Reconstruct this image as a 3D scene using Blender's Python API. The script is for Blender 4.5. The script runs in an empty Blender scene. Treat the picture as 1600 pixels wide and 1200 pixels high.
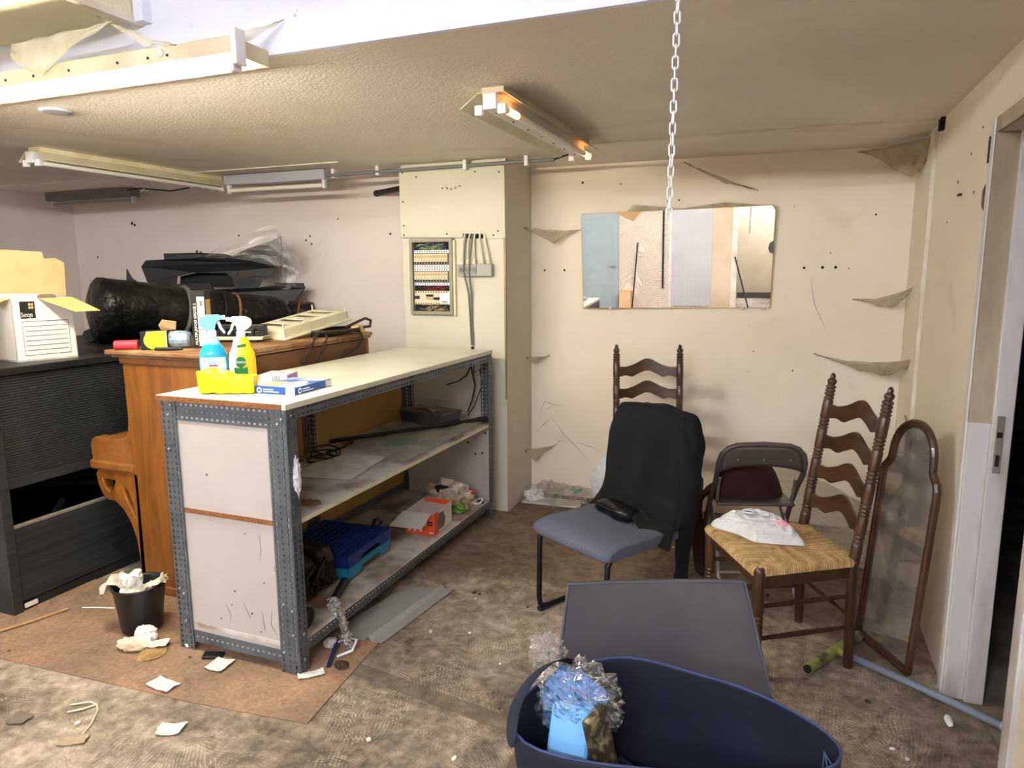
import bpy, math, random
from mathutils import Vector as V, Matrix, noise as MN
from mathutils.geometry import tessellate_polygon
rnd = random.Random(11)
R = math.radians
sc = bpy.context.scene
COL = sc.collection
# ------------------------------------------------------------------ camera
cd = bpy.data.cameras.new('camera'); cam = bpy.data.objects.new('camera', cd); COL.objects.link(cam)
sc.camera = cam
cd.sensor_fit = 'HORIZONTAL'; cd.sensor_width = 36.0; cd.lens = 36.0*1100/1600; cd.clip_start = .02; cd.clip_end = 100
yaw, pitch, roll = R(21.555), R(9.04), R(.307)
fw = V((-math.sin(yaw)*math.cos(pitch), math.cos(yaw)*math.cos(pitch), -math.sin(pitch)))
rt = V((math.cos(yaw), math.sin(yaw), 0)); up = rt.cross(fw)
rt2 = math.cos(roll)*rt - math.sin(roll)*up; up2 = math.sin(roll)*rt + math.cos(roll)*up
cam.matrix_world = Matrix(((rt2.x, up2.x, -fw.x, 0), (rt2.y, up2.y, -fw.y, 0), (rt2.z, up2.z, -fw.z, 1.55), (0, 0, 0, 1)))
# ------------------------------------------------------------------ world, exposure
w = bpy.data.worlds.new('world'); sc.world = w; w.use_nodes = True
w.node_tree.nodes['Background'].inputs[0].default_value = (.9, .95, 1, 1)
w.node_tree.nodes['Background'].inputs[1].default_value = 0.0   # closed cellar room: no sky gets in
vs = sc.view_settings
vs.view_transform = 'Standard'; vs.look = 'None'; vs.exposure = 3.1; vs.gamma = 1.0; vs.use_curve_mapping = False
TUBE_FRONT = 24.0      # lit tube under the ceiling step
TUBE_ROOM = 43.0       # tubes of the front room, behind the camera
# ------------------------------------------------------------------ materials
MATS = {}
def srgb(r, g, b):
    f = lambda c: ((c/255+.055)/1.055)**2.4 if c > 10 else c/255/12.92
    return (f(r), f(g), f(b))
class N:
    def __init__(s, name):
        s.m = bpy.data.materials.new(name); s.m.use_nodes = True; s.t = s.m.node_tree
        s.b = s.t.nodes['Principled BSDF']; s.out = s.t.nodes['Material Output']
    def n(s, typ, **k):
        x = s.t.nodes.new(typ)
        for a, b in k.items():
            if a.startswith('i_'):
                key = a[2:]; x.inputs[int(key) if key.isdigit() else key.replace('_', ' ')].default_value = b
            else: setattr(x, a, b)
        return x
    def l(s, a, b): s.t.links.new(a, b)
    def coord(s, scale=(1, 1, 1), rot=(0, 0, 0), out='Object'):
        c = s.n('ShaderNodeTexCoord'); mp = s.n('ShaderNodeMapping')
        mp.inputs['Scale'].default_value = scale; mp.inputs['Rotation'].default_value = rot
        s.l(c.outputs[out], mp.inputs[0]); return mp.outputs[0]
    def noise(s, co, scale, detail=4, rough=.55, dist=0):
        x = s.n('ShaderNodeTexNoise'); x.inputs['Scale'].default_value = scale; x.inputs['Detail'].default_value = detail
        x.inputs['Roughness'].default_value = rough; x.inputs['Distortion'].default_value = dist
        s.l(co, x.inputs['Vector']); return x.outputs['Fac']
    def ramp(s, f, stops):
        x = s.n('ShaderNodeValToRGB'); e = x.color_ramp.elements
        while len(e) < len(stops): e.new(.5)
        for q, (p, c) in zip(e, stops): q.position = p; q.color = (*c, 1) if len(c) == 3 else c
        s.l(f, x.inputs[0]); return x.outputs[0]
    def mix(s, f, a, b, mode='MIX'):
        x = s.n('ShaderNodeMix', data_type='RGBA', blend_type=mode)
        for i, v in ((0, f), (6, a), (7, b)):
            if hasattr(v, 'is_linked'): s.l(v, x.inputs[i])
            else: x.inputs[i].default_value = v if i == 0 else ((*v, 1) if len(v) == 3 else v)
        return x.outputs[2]
    def math(s, op, a, b=0, c=0):
        x = s.n('ShaderNodeMath', operation=op)
        for i, v in enumerate((a, b, c)):
            if hasattr(v, 'is_linked'): s.l(v, x.inputs[i])
            else: x.inputs[i].default_value = v
        return x.outputs[0]
    def bump(s, h, strength=.3, dist=.01):
        x = s.n('ShaderNodeBump'); x.inputs['Strength'].default_value = strength; x.inputs['Distance'].default_value = dist
        s.l(h, x.inputs['Height']); s.l(x.outputs[0], s.b.inputs['Normal'])
    def col(s, c):
        if hasattr(c, 'is_linked'): s.l(c, s.b.inputs['Base Color'])
        else: s.b.inputs['Base Color'].default_value = (*c, 1)
def mat(name, c, rough=.6, metal=0., c2=None, scale=6, lo=.4, hi=.65, stretch=(1, 1, 1), bump=0, bscale=40, bd=.004,
        alpha=1, emit=None, es=1, spec=.5, trans=0, ior=1.45, coat=0, detail=5, dist=0):
    if name in MATS: return MATS[name]
    k = N(name); b = k.b
    b.inputs['Roughness'].default_value = rough; b.inputs['Metallic'].default_value = metal
    b.inputs['Specular IOR Level'].default_value = spec; b.inputs['Alpha'].default_value = alpha
    b.inputs['Transmission Weight'].default_value = trans; b.inputs['IOR'].default_value = ior
    b.inputs['Coat Weight'].default_value = coat
    if c2 is not None:
        co = k.coord(stretch); k.col(k.ramp(k.noise(co, scale, detail, dist=dist), [(lo, c), (hi, c2)]))
    else: k.col(c)
    if bump: k.bump(k.noise(k.coord(stretch), bscale, 4), bump, bd)
    if emit: b.inputs['Emission Color'].default_value = (*emit, 1); b.inputs['Emission Strength'].default_value = es
    MATS[name] = k.m; return k.m
def wood(name, dark, light, axis='z', scale=3, rough=.4, coat=.1):
    if name in MATS: return MATS[name]
    k = N(name); st = {'x': (.12, 1, 1), 'y': (1, .12, 1), 'z': (1, 1, .12)}[axis]
    st = tuple(q*scale for q in st); co = k.coord(st)
    f = k.noise(co, 9, 7, .65, .6); g = k.noise(co, 2, 2, .5, .4)
    f = k.math('ADD', k.math('MULTIPLY', f, .7), k.math('MULTIPLY', g, .3))
    k.col(k.ramp(f, [(.36, dark), (.64, light)]))
    k.b.inputs['Roughness'].default_value = rough; k.b.inputs['Coat Weight'].default_value = coat
    k.bump(f, .15, .002); MATS[name] = k.m; return k.m
def wallmat(name, c1, c2, stain, stain_amt=.5, rough=.85, tex=0):
    k = N(name); co = k.coord(out='Object')
    base = k.ramp(k.noise(co, 1.1, 4, .6, .3), [(.35, c1), (.68, c2)])
    st = k.ramp(k.noise(co, 2.3, 6, .65, .8), [(.60, (0, 0, 0)), (.74, (1, 1, 1))])
    k2 = k.math('MULTIPLY', st, stain_amt)
    sp = k.ramp(k.noise(co, 38, 3, .6), [(.71, (0, 0, 0)), (.76, (1, 1, 1))])
    c = k.mix(k2, base, stain); c = k.mix(k.math('MULTIPLY', sp, .35), c, (.12, .09, .07)); k.col(c)
    k.b.inputs['Roughness'].default_value = rough; k.b.inputs['Specular IOR Level'].default_value = .25
    h = k.noise(co, 60 if not tex else 75, 5, .6); k.bump(h, .12 if not tex else .8, .003 if not tex else .012)
    MATS[name] = k.m; return k.m
m_wall = wallmat('cream_wall', srgb(234, 218, 200), srgb(241, 228, 213), srgb(214, 194, 160), .5)
m_wall_l = wallmat('pinkish_wall', srgb(226, 212, 205), srgb(233, 220, 213), srgb(196, 180, 166), .3)
m_pillar = wallmat('cream_board', srgb(206, 198, 180), srgb(214, 206, 190), srgb(188, 172, 142), .4)
m_rwall = wallmat('right_wall_paint', srgb(222, 208, 188), srgb(230, 218, 198), srgb(190, 172, 146), .5)
m_step = wallmat('lavender_white_paint', srgb(222, 224, 240), srgb(230, 231, 245), srgb(205, 205, 222), .25)
def ceiling_material(name, c1, c2, st):
    k = N(name); co = k.coord()
    base = k.ramp(k.noise(co, 1.4, 4, .6, .4), [(.35, c1), (.7, c2)])
    s = k.ramp(k.noise(co, 1.1, 5, .6, 1.2), [(.62, (0, 0, 0)), (.72, (1, 1, 1))])
    k.col(k.mix(k.math('MULTIPLY', s, .35), base, st))
    k.b.inputs['Roughness'].default_value = .55; k.b.inputs['Specular IOR Level'].default_value = .3
    v = k.n('ShaderNodeTexVoronoi'); v.inputs['Scale'].default_value = 70; k.l(co, v.inputs['Vector'])
    h = k.math('ADD', k.noise(co, 95, 4, .6), k.math('MULTIPLY', v.outputs['Distance'], -.6))
    patch = k.ramp(k.noise(co, 1.7, 3, .5), [(.35, (.25, .25, .25)), (.7, (1, 1, 1))])
    k.bump(k.math('MULTIPLY', h, patch), .7, .006); MATS[name] = k.m; return k.m
m_ceil = ceiling_material('textured_ceiling', srgb(222, 211, 197), srgb(229, 219, 206), srgb(184, 158, 116))
m_soffit = ceiling_material('yellowed_soffit', srgb(226, 216, 180), srgb(232, 224, 192), srgb(205, 185, 130))
def floor_material():
    k = N('glue_streaked_concrete'); co = k.coord()
    big = k.noise(co, .9, 6, .62, .6); fine = k.noise(co, 22, 6, .7, .5)
    f = k.math('ADD', k.math('MULTIPLY', big, .66), k.math('MULTIPLY', fine, .34))
    base = k.ramp(f, [(.38, srgb(96, 82, 70)), (.5, srgb(148, 131, 115)), (.61, srgb(188, 171, 153))])
    def comb(scale, freq, thr, col, amt, base, off):
        wob = k.n('ShaderNodeTexNoise'); wob.inputs['Scale'].default_value = 4.0; k.l(co, wob.inputs['Vector'])
        vm = k.n('ShaderNodeVectorMath', operation='SCALE'); vm.inputs[3].default_value = .09; k.l(wob.outputs['Color'], vm.inputs[0])
        va = k.n('ShaderNodeVectorMath', operation='ADD'); k.l(co, va.inputs[0]); k.l(vm.outputs[0], va.inputs[1])
        vb = k.n('ShaderNodeVectorMath', operation='ADD'); k.l(va.outputs[0], vb.inputs[0]); vb.inputs[1].default_value = (off, off*.7, 0)
        v = k.n('ShaderNodeTexVoronoi'); v.inputs['Scale'].default_value = scale; k.l(vb.outputs[0], v.inputs['Vector'])
        sc_ = k.n('ShaderNodeSeparateColor'); k.l(v.outputs['Color'], sc_.inputs[0]); th = k.math('MULTIPLY', sc_.outputs[0], 6.283)
        sp_ = k.n('ShaderNodeSeparateXYZ'); k.l(va.outputs[0], sp_.inputs[0])
        u = k.math('ADD', k.math('MULTIPLY', sp_.outputs[0], k.math('COSINE', th)), k.math('MULTIPLY', sp_.outputs[1], k.math('SINE', th)))
        s = k.ramp(k.math('SINE', k.math('MULTIPLY', u, freq)), [(.35, (0, 0, 0)), (.9, (1, 1, 1))])
        on = k.math('GREATER_THAN', sc_.outputs[1], .18)
        msk = k.ramp(k.noise(co, 2.4, 5, .65, .5), [(thr, (0, 0, 0)), (thr+.12, (1, 1, 1))])
        brk = k.ramp(k.noise(co, 45, 4, .65), [(.40, (0, 0, 0)), (.58, (1, 1, 1))])
        f_ = k.math('MULTIPLY', k.math('MULTIPLY', k.math('MULTIPLY', s, on), msk), brk)
        return k.mix(k.math('MULTIPLY', f_, amt), base, col)
    base = comb(6.5, 520, .46, srgb(220, 204, 182), .6, base, 0)
    base = comb(5.0, 470, .43, srgb(210, 194, 172), .5, base, 3.7)
    gr = k.noise(co, 11, 7, .75, .4); base = k.mix(.6, base, k.ramp(gr, [(.35, srgb(96, 96, 96)), (.65, srgb(206, 206, 206))]), 'OVERLAY')
    # dirt-brown ground towards the back wall and old partition traces
    sx = k.n('ShaderNodeSeparateXYZ'); k.l(co, sx.inputs[0])
    wob = k.math('MULTIPLY', k.noise(co, 1.8, 5, .6, .8), 1.6)
    back = k.ramp(k.math('ADD', k.math('MULTIPLY', sx.outputs[1], .5), k.math('SUBTRACT', wob, 1.75)), [(.50, (0, 0, 0)), (.58, (1, 1, 1))])
    base = k.mix(k.math('MULTIPLY', back, .62), base, k.ramp(k.noise(co, 9, 6, .65, .4), [(.35, srgb(74, 55, 38)), (.66, srgb(128, 102, 74))]))
    def band(ax, ay, bx, by, wid, amt, base):
        dx, dy = bx-ax, by-ay; L = math.hypot(dx, dy); nx, ny = -dy/L, dx/L
        d = k.math('ADD', k.math('MULTIPLY', sx.outputs[0], nx), k.math('MULTIPLY', sx.outputs[1], ny))
        d = k.math('ABSOLUTE', k.math('SUBTRACT', d, nx*ax+ny*ay))
        t = k.math('ADD', k.math('MULTIPLY', sx.outputs[0], dx/L), k.math('MULTIPLY', sx.outputs[1], dy/L))
        t0 = dx/L*ax+dy/L*ay
        inn = k.math('MULTIPLY', k.math('LESS_THAN', d, wid), k.math('MULTIPLY', k.math('GREATER_THAN', t, t0), k.math('LESS_THAN', t, t0+L)))
        edge = k.ramp(k.noise(co, 6, 5, .7), [(.3, (.3, .3, .3)), (.55, (1, 1, 1))])
        return k.mix(k.math('MULTIPLY', k.math('MULTIPLY', inn, edge), amt), base, srgb(96, 80, 68))
    base = band(-.72, 1.30, -.72, 2.75, .045, .8, base)
    base = band(-1.6, 2.18, -.74, 2.05, .04, .7, base)
    spots = k.ramp(k.noise(co, 5, 5, .6, .7), [(.66, (0, 0, 0)), (.74, (1, 1, 1))])
    base = k.mix(k.math('MULTIPLY', spots, .55), base, srgb(84, 68, 56))
    wht = k.ramp(k.noise(co, 13, 6, .75, .3), [(.66, (0, 0, 0)), (.73, (1, 1, 1))])
    base = k.mix(k.math('MULTIPLY', wht, .7), base, srgb(214, 204, 190)); k.col(base)
    k.b.inputs['Roughness'].default_value = .8; k.b.inputs['Specular IOR Level'].default_value = .3
    k.bump(fine, .35, .006); return k.m
m_floor = floor_material()
m_white = mat('white_laminate', srgb(190, 183, 178), .45, c2=srgb(185, 177, 171), scale=3)
m_worktop = mat('greyed_white_worktop', srgb(226, 224, 210), .35, c2=srgb(204, 200, 182), scale=3, lo=.35, hi=.8)
m_dusty = mat('dusty_shelf_board', srgb(212, 206, 200), .7, c2=srgb(140, 120, 98), scale=4.5, lo=.45, hi=.66, bump=.2)
m_chip = mat('chipboard_edge', srgb(150, 98, 58), .9, c2=srgb(112, 70, 40), scale=120, bump=.5, bscale=160)
m_hard = mat('ochre_hardboard', srgb(178, 140, 82), .75, c2=srgb(160, 122, 68), scale=2)
def hardboard():
    k = N('brown_hardboard_sheet'); co = k.coord()
    base = k.ramp(k.noise(co, 2.2, 6, .65, .5), [(.36, srgb(178, 138, 108)), (.62, srgb(142, 116, 94))])
    base = k.mix(.55, base, k.ramp(k.noise(co, 55, 6, .75), [(.32, srgb(104, 104, 104)), (.68, srgb(206, 206, 206))]), 'OVERLAY')
    dk = k.ramp(k.noise(co, 4.5, 6, .7, .9), [(.56, (0, 0, 0)), (.70, (1, 1, 1))]); base = k.mix(k.math('MULTIPLY', dk, .6), base, srgb(92, 76, 60))
    sp_ = k.ramp(k.noise(co, 34, 4, .7), [(.69, (0, 0, 0)), (.74, (1, 1, 1))]); base = k.mix(k.math('MULTIPLY', sp_, .6), base, srgb(60, 46, 34))
    k.col(base); k.b.inputs['Roughness'].default_value = .85; k.bump(k.noise(co, 40, 5, .7), .3, .004); return k.m
m_sheet = hardboard()
def receipt_paper():
    k = N('printed_receipt'); co = k.coord((1, 1, 1)); w_ = k.n('ShaderNodeTexWave', wave_type='BANDS', bands_direction='Y'); w_.inputs['Scale'].default_value = 30; w_.inputs['Distortion'].default_value = 0; k.l(co, w_.inputs['Vector'])
    ln = k.ramp(w_.outputs['Fac'], [(.62, (0, 0, 0)), (.72, (1, 1, 1))]); br = k.ramp(k.noise(co, 180, 2), [(.45, (0, 0, 0)), (.52, (1, 1, 1))])
    k.col(k.mix(k.math('MULTIPLY', k.math('MULTIPLY', ln, br), .5), srgb(234, 230, 222), srgb(90, 86, 84))); k.b.inputs['Roughness'].default_value = .8; return k.m
m_receipt = receipt_paper()
m_gal = mat('grey_slotted_steel', srgb(104, 110, 116), .45, .35, c2=srgb(88, 94, 100), scale=9)
m_bolt = mat('zinc_bolt', srgb(190, 190, 190), .35, .9)
m_piano = wood('honey_piano_veneer', srgb(104, 58, 12), srgb(148, 90, 26), 'z', 2.2, .4, .25)
m_piano_end = wood('honey_piano_molding', srgb(116, 66, 22), srgb(154, 96, 40), 'y', 2.2, .45, .2)
m_pianoback = wood('dull_piano_back', srgb(92, 58, 34), srgb(122, 80, 48), 'y', 1.5, .7, 0)
m_ptop = mat('worn_piano_lid', srgb(128, 88, 52), .65, c2=srgb(166, 132, 98), scale=7, lo=.45, hi=.7)
m_dkwood = wood('dark_turned_oak', srgb(46, 27, 14), srgb(88, 56, 33), 'z', 3, .35, .3)
m_dkwood_y = wood('dark_oak_slat', srgb(46, 28, 15), srgb(84, 54, 32), 'y', 3, .35, .3)
m_rush = mat('golden_rush', srgb(196, 164, 114), .8, c2=srgb(164, 128, 80), scale=30, lo=.35, hi=.7)
m_rush2 = mat('pale_rush', srgb(204, 174, 124), .8, c2=srgb(180, 146, 96), scale=30)
m_rush3 = mat('dark_rush', srgb(182, 148, 98), .8, c2=srgb(150, 116, 70), scale=30)
def grooved():
    k = N('black_tambour'); co = k.coord((1, .03, 1))
    f = k.noise(co, 60, 3, .6); k.col(k.ramp(f, [(.3, srgb(26, 28, 30)), (.7, srgb(50, 53, 56))]))
    k.b.inputs['Roughness'].default_value = .5; k.bump(f, .2, .002); return k.m
m_blkcab = grooved()
m_blk = mat('black_plastic', srgb(24, 24, 26), .45, c2=srgb(34, 34, 36), scale=6)
m_blk_soft = mat('black_film_wrap', srgb(16, 15, 15), .32, c2=srgb(42, 40, 38), scale=5, lo=.5, hi=.75, bump=.8, bscale=16, bd=.03, stretch=(1, 1, 1))
m_blkint = mat('black_interior', srgb(14, 14, 15), .7)
m_bumper = mat('bumper_plastic', srgb(30, 30, 32), .5, c2=srgb(42, 42, 44), scale=4)
m_tube_off = mat('unlit_tube', srgb(232, 226, 214), .25)
m_fix = mat('yellowed_fixture', srgb(222, 212, 186), .5, c2=srgb(204, 190, 158), scale=5)
m_fixw = mat('white_fixture', srgb(226, 224, 224), .45)
m_fixg = mat('grey_fixture', srgb(170, 168, 176), .5)
m_pvc = mat('grey_conduit', srgb(120, 118, 118), .5)
m_fab = mat('blue_grey_fabric', srgb(94, 96, 112), .9, c2=srgb(80, 82, 98), scale=160, bump=.3, bscale=300, bd=.002)
m_fab2 = mat('charcoal_fabric', srgb(76, 71, 74), .8, c2=srgb(62, 59, 63), scale=3, bump=.2, bscale=300, bd=.002)
m_frame = mat('black_tube_steel', srgb(22, 22, 24), .35, .3)
m_sweater = mat('black_knit', srgb(6, 7, 9), .95, c2=srgb(12, 14, 21), scale=2.5, bump=.3, bscale=400, bd=.002)
m_leather = mat('black_leather', srgb(14, 14, 15), .3, bump=.5, bscale=90, bd=.003)
m_navy = mat('navy_nonwoven', srgb(9, 13, 30), .7, c2=srgb(13, 19, 42), scale=4, bump=.25, bscale=350, bd=.001)
m_maroon = mat('maroon_cloth', srgb(64, 20, 26), .9, c2=srgb(46, 14, 20), scale=4)
m_folding = mat('bronze_painted_steel', srgb(104, 97, 92), .38, .5)
m_plas = mat('white_plastic_film', srgb(236, 236, 240), .35, alpha=.82, bump=.7, bscale=22, bd=.01)
def film_mat(name, fac, diff, damt, rough=.12, bs=30):
    k = N(name); t_ = k.n('ShaderNodeBsdfTransparent'); g = k.n('ShaderNodeBsdfGlossy'); g.inputs['Roughness'].default_value = rough
    d = k.n('ShaderNodeBsdfDiffuse'); d.inputs[0].default_value = (*diff, 1); co = k.coord()
    lw = k.n('ShaderNodeLayerWeight'); lw.inputs[0].default_value = .35
    bp = k.n('ShaderNodeBump'); bp.inputs['Strength'].default_value = .8; bp.inputs['Distance'].default_value = .015; k.l(k.noise(co, bs, 3), bp.inputs['Height']); k.l(bp.outputs[0], g.inputs['Normal']); k.l(bp.outputs[0], lw.inputs['Normal'])
    m1 = k.n('ShaderNodeMixShader'); m1.inputs[0].default_value = damt; k.l(t_.outputs[0], m1.inputs[1]); k.l(d.outputs[0], m1.inputs[2])
    m2 = k.n('ShaderNodeMixShader'); k.l(k.math('ADD', k.math('MULTIPLY', lw.outputs['Fresnel'], .5), fac), m2.inputs[0]); k.l(m1.outputs[0], m2.inputs[1]); k.l(g.outputs[0], m2.inputs[2]); k.l(m2.outputs[0], k.out.inputs[0])
    k.t.nodes.remove(k.b); MATS[name] = k.m; return k.m
m_clear = film_mat('clear_film', .03, srgb(210, 210, 210), .05)
m_haze = film_mat('dusty_clear_film', .05, srgb(196, 186, 170), .14, .2)
m_web = mat('dusty_cobweb', srgb(200, 184, 156), .95, alpha=.5, c2=srgb(172, 152, 122), scale=9)
m_webl = mat('pale_cobweb', srgb(236, 228, 204), .95, alpha=.42, c2=srgb(216, 204, 170), scale=12)
m_paper = mat('white_paper', srgb(236, 234, 228), .8, c2=srgb(214, 208, 198), scale=12)
m_paperb = mat('stained_paper', srgb(226, 214, 196), .85, c2=srgb(176, 152, 122), scale=10)
m_print = mat('grey_print', srgb(110, 106, 102), .8)
m_ink = mat('black_ink', srgb(18, 18, 18), .6)
m_card = mat('peach_cardboard', srgb(226, 184, 136), .85, c2=srgb(216, 172, 124), scale=5)
m_kraft = mat('kraft_cardboard', srgb(204, 178, 118), .85, c2=srgb(192, 164, 104), scale=5)
m_boxw = mat('white_carton', srgb(226, 222, 214), .7)
m_chain = mat('white_chain', srgb(226, 226, 224), .4, .1)
m_jamb = mat('peeling_white_paint', srgb(206, 200, 198), .7, c2=srgb(150, 134, 116), scale=5, lo=.5, hi=.72, stretch=(1, 1, .25), bump=.35)
m_jambb = mat('bare_beige_jamb', srgb(176, 158, 134), .7, c2=srgb(140, 120, 98), scale=5, stretch=(1, 1, .25), bump=.35)
m_trim = mat('white_trim', srgb(226, 216, 200), .6, c2=srgb(206, 190, 168), scale=5)
m_dark = mat('grey_plaster', srgb(150, 142, 132), .9, c2=srgb(132, 124, 114), scale=2)
m_hole = mat('dark_hole', srgb(22, 18, 15), .9)
m_fmirror = mat('mirror_silver', (.93, .93, .92), .0, 1.0)
m_cream = mat('cream_plastic', srgb(226, 218, 190), .45, c2=srgb(212, 202, 172), scale=6)
m_greybox = mat('grey_plastic', srgb(170, 166, 158), .5)
m_wire = mat('grey_cable', srgb(110, 108, 104), .6)
m_dwire = mat('dark_cable', srgb(30, 28, 28), .6)
m_rope = mat('brown_speckled_cord', srgb(62, 42, 32), .8, c2=srgb(24, 18, 16), scale=90)
m_blue = mat('blue_crate', srgb(24, 46, 118), .45); m_teal = mat('turquoise_crate', srgb(34, 128, 160), .4)
m_navybox = mat('dusty_navy_box', srgb(52, 54, 70), .75, c2=srgb(92, 84, 78), scale=6, lo=.45, hi=.7)
m_engine = mat('greasy_black_metal', srgb(34, 31, 28), .45, .2, c2=srgb(112, 92, 72), scale=14, lo=.52, hi=.70, bump=.6, bscale=30)
m_foil = mat('crumpled_foil', srgb(214, 214, 212), .18, 1, bump=1, bscale=70, bd=.02)
m_orange = mat('orange_carton', srgb(228, 78, 34), .6); m_greyflap = mat('grey_carton_inside', srgb(196, 188, 180), .8)
m_yel = mat('yellow_bag_film', srgb(250, 232, 24), .35, c2=srgb(244, 216, 10), scale=8)
m_bluel = mat('blue_bottle_liquid', srgb(28, 150, 196), .12, spec=.6, coat=.4, c2=srgb(40, 168, 210), scale=5)
m_bluec = mat('light_blue_plastic', srgb(110, 180, 226), .35)
m_wp = mat('white_plastic', srgb(240, 240, 240), .35); m_ylw = mat('yellow_orange_plastic', srgb(250, 186, 26), .35)
m_green = mat('label_green', srgb(24, 110, 62), .5); m_lime = mat('lime_print', srgb(206, 232, 30), .5)
m_pink = mat('pink_print', srgb(226, 190, 206), .5); m_bprint = mat('blue_print', srgb(40, 82, 168), .4)
m_red = mat('red_print', srgb(206, 52, 66), .5); m_poleg = mat('yellow_green_paint', srgb(158, 156, 84), .6, c2=srgb(70, 68, 54), scale=14, lo=.45, hi=.6)
m_pole = mat('blue_grey_pole', srgb(124, 132, 146), .5); m_bucket = mat('black_bucket', srgb(26, 28, 32), .4)
m_sponge = mat('light_blue_foam', srgb(118, 182, 236), .6, c2=srgb(100, 166, 226), scale=6)
m_pbag = mat('patterned_dark_wrap', srgb(60, 52, 40), .3, c2=srgb(150, 136, 104), scale=30, lo=.5, hi=.62)
m_door = mat('grey_green_door', srgb(164, 174, 170), .6, c2=srgb(156, 166, 162), scale=3)
m_peach = None
# ------------------------------------------------------------------ builders
class B:
    def __init__(s, local=False): s.v = []; s.f = []; s.mi = []; s.sm = []; s.local = local
    def add(s, vs, fs, m=0, smooth=False, X=None):
        o = len(s.v); s.v += [(X @ V(p)) if X else V(p) for p in vs]
        for f in fs: s.f.append([o+i for i in f]); s.mi.append(m); s.sm.append(smooth)
        return s
    def box(s, c, d, rot=None, m=0):
        x, y, z = d[0]/2, d[1]/2, d[2]/2
        vs = [(i*x, j*y, k*z) for k in (-1, 1) for j in (-1, 1) for i in (-1, 1)]
        X = Matrix.Translation(c)
        if rot is not None: X = X @ (rot if isinstance(rot, Matrix) else (Matrix.Rotation(rot[2], 4, 'Z') @ Matrix.Rotation(rot[1], 4, 'Y') @ Matrix.Rotation(rot[0], 4, 'X')))
        return s.add(vs, [(0, 2, 3, 1), (4, 5, 7, 6), (0, 1, 5, 4), (2, 6, 7, 3), (0, 4, 6, 2), (1, 3, 7, 5)], m, False, X)
    def bb(s, a, b, m=0):
        return s.box([(p+q)/2 for p, q in zip(a, b)], [abs(q-p) for p, q in zip(a, b)], None, m)
    def hexa(s, bot, top, m=0):
        return s.add(list(bot)+list(top), [(3, 2, 1, 0), (4, 5, 6, 7), (0, 1, 5, 4), (1, 2, 6, 5), (2, 3, 7, 6), (3, 0, 4, 7)], m)
    def cyl(s, a, b, r, r2=None, n=12, m=0, smooth=True): return s.tube([a, b], [r, r if r2 is None else r2], n, m=m, smooth=smooth)
    def tube(s, pts, r, n=8, closed=False, m=0, smooth=True, flat=1.0):
        P = [V(p) for p in pts]; k = len(P); rr = r if isinstance(r, (list, tuple)) else [r]*k
        def tan(i):
            a = P[i-1] if (i > 0 or closed) else P[i]; b = P[(i+1) % k] if (i < k-1 or closed) else P[i]
            t = b-a; return t.normalized() if t.length > 1e-9 else V((0, 0, 1))
        t = tan(0); u = t.cross(V((0, 0, 1)))
        if u.length < .05: u = t.cross(V((0, 1, 0)))
        u.normalize(); vs = []; fs = []
        for i in range(k):
            t = tan(i); u = (u - t*u.dot(t)).normalized(); w_ = t.cross(u)
            for j in range(n):
                a = 2*math.pi*j/n; vs.append(P[i] + u*(math.cos(a)*rr[i]) + w_*(math.sin(a)*rr[i]*flat))
        for i in range(k if closed else k-1):
            for j in range(n):
                i2 = (i+1) % k; j2 = (j+1) % n
                fs.append((i*n+j, i*n+j2, i2*n+j2, i2*n+j))
        s.add(vs, fs, m, smooth)
        if not closed: s.add(vs[:n], [tuple(range(n))[::-1]], m); s.add(vs[-n:], [tuple(range(n))], m)
        return s
    def lathe(s, prof, n=16, X=None, m=0, smooth=True, sx=1, sy=1):
        vs = []; fs = []
        for r, z in prof:
            for j in range(n): a = 2*math.pi*j/n; vs.append((r*math.cos(a)*sx, r*math.sin(a)*sy, z))
        for i in range(len(prof)-1):
            for j in range(n): j2 = (j+1) % n; fs.append((i*n+j, i*n+j2, (i+1)*n+j2, (i+1)*n+j))
        fs.append(tuple(range(n))[::-1]); L = (len(prof)-1)*n; fs.append(tuple(range(L, L+n)))
        return s.add(vs, fs, m, smooth, X)
    def prism(s, loops, h, X=None, m=0, smooth=False):
        if not isinstance(loops[0][0], (tuple, list, V)): loops = [loops]
        L3 = [[V((p[0], p[1], 0)) for p in L] for L in loops]
        tr = tessellate_polygon(L3); flat = [p for L in L3 for p in L]; nn = len(flat)
        vs = flat + [p+V((0, 0, h)) for p in flat]
        fs = []
        for t in tr:
            a, b, c = (flat[i] for i in t); t = tuple(t)
            if (b-a).cross(c-a).z < 0: t = t[::-1]
            fs.append(t[::-1]); fs.append(tuple(i+nn for i in t))
        o = 0
        for q, L in enumerate(L3):
            k = len(L); ar = sum(L[i].x*L[(i+1) % k].y - L[(i+1) % k].x*L[i].y for i in range(k))
            fl = (ar > 0) == (q == 0)
            for i in range(k):
                i2 = (i+1) % k; f = (o+i, o+i2, o+i2+nn, o+i+nn); fs.append(f if fl else f[::-1])
            o += k
        return s.add(vs, fs, m, smooth, X)
    def grid(s, fn, nu, nv, cu=False, m=0, smooth=True):
        vs = [fn(i/(nu if cu else nu-1), j/(nv-1)) for j in range(nv) for i in range(nu)]; fs = []
        for j in range(nv-1):
            for i in range(nu if cu else nu-1):
                i2 = (i+1) % nu; fs.append((j*nu+i, j*nu+i2, (j+1)*nu+i2, (j+1)*nu+i))
        return s.add(vs, fs, m, smooth)
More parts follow.
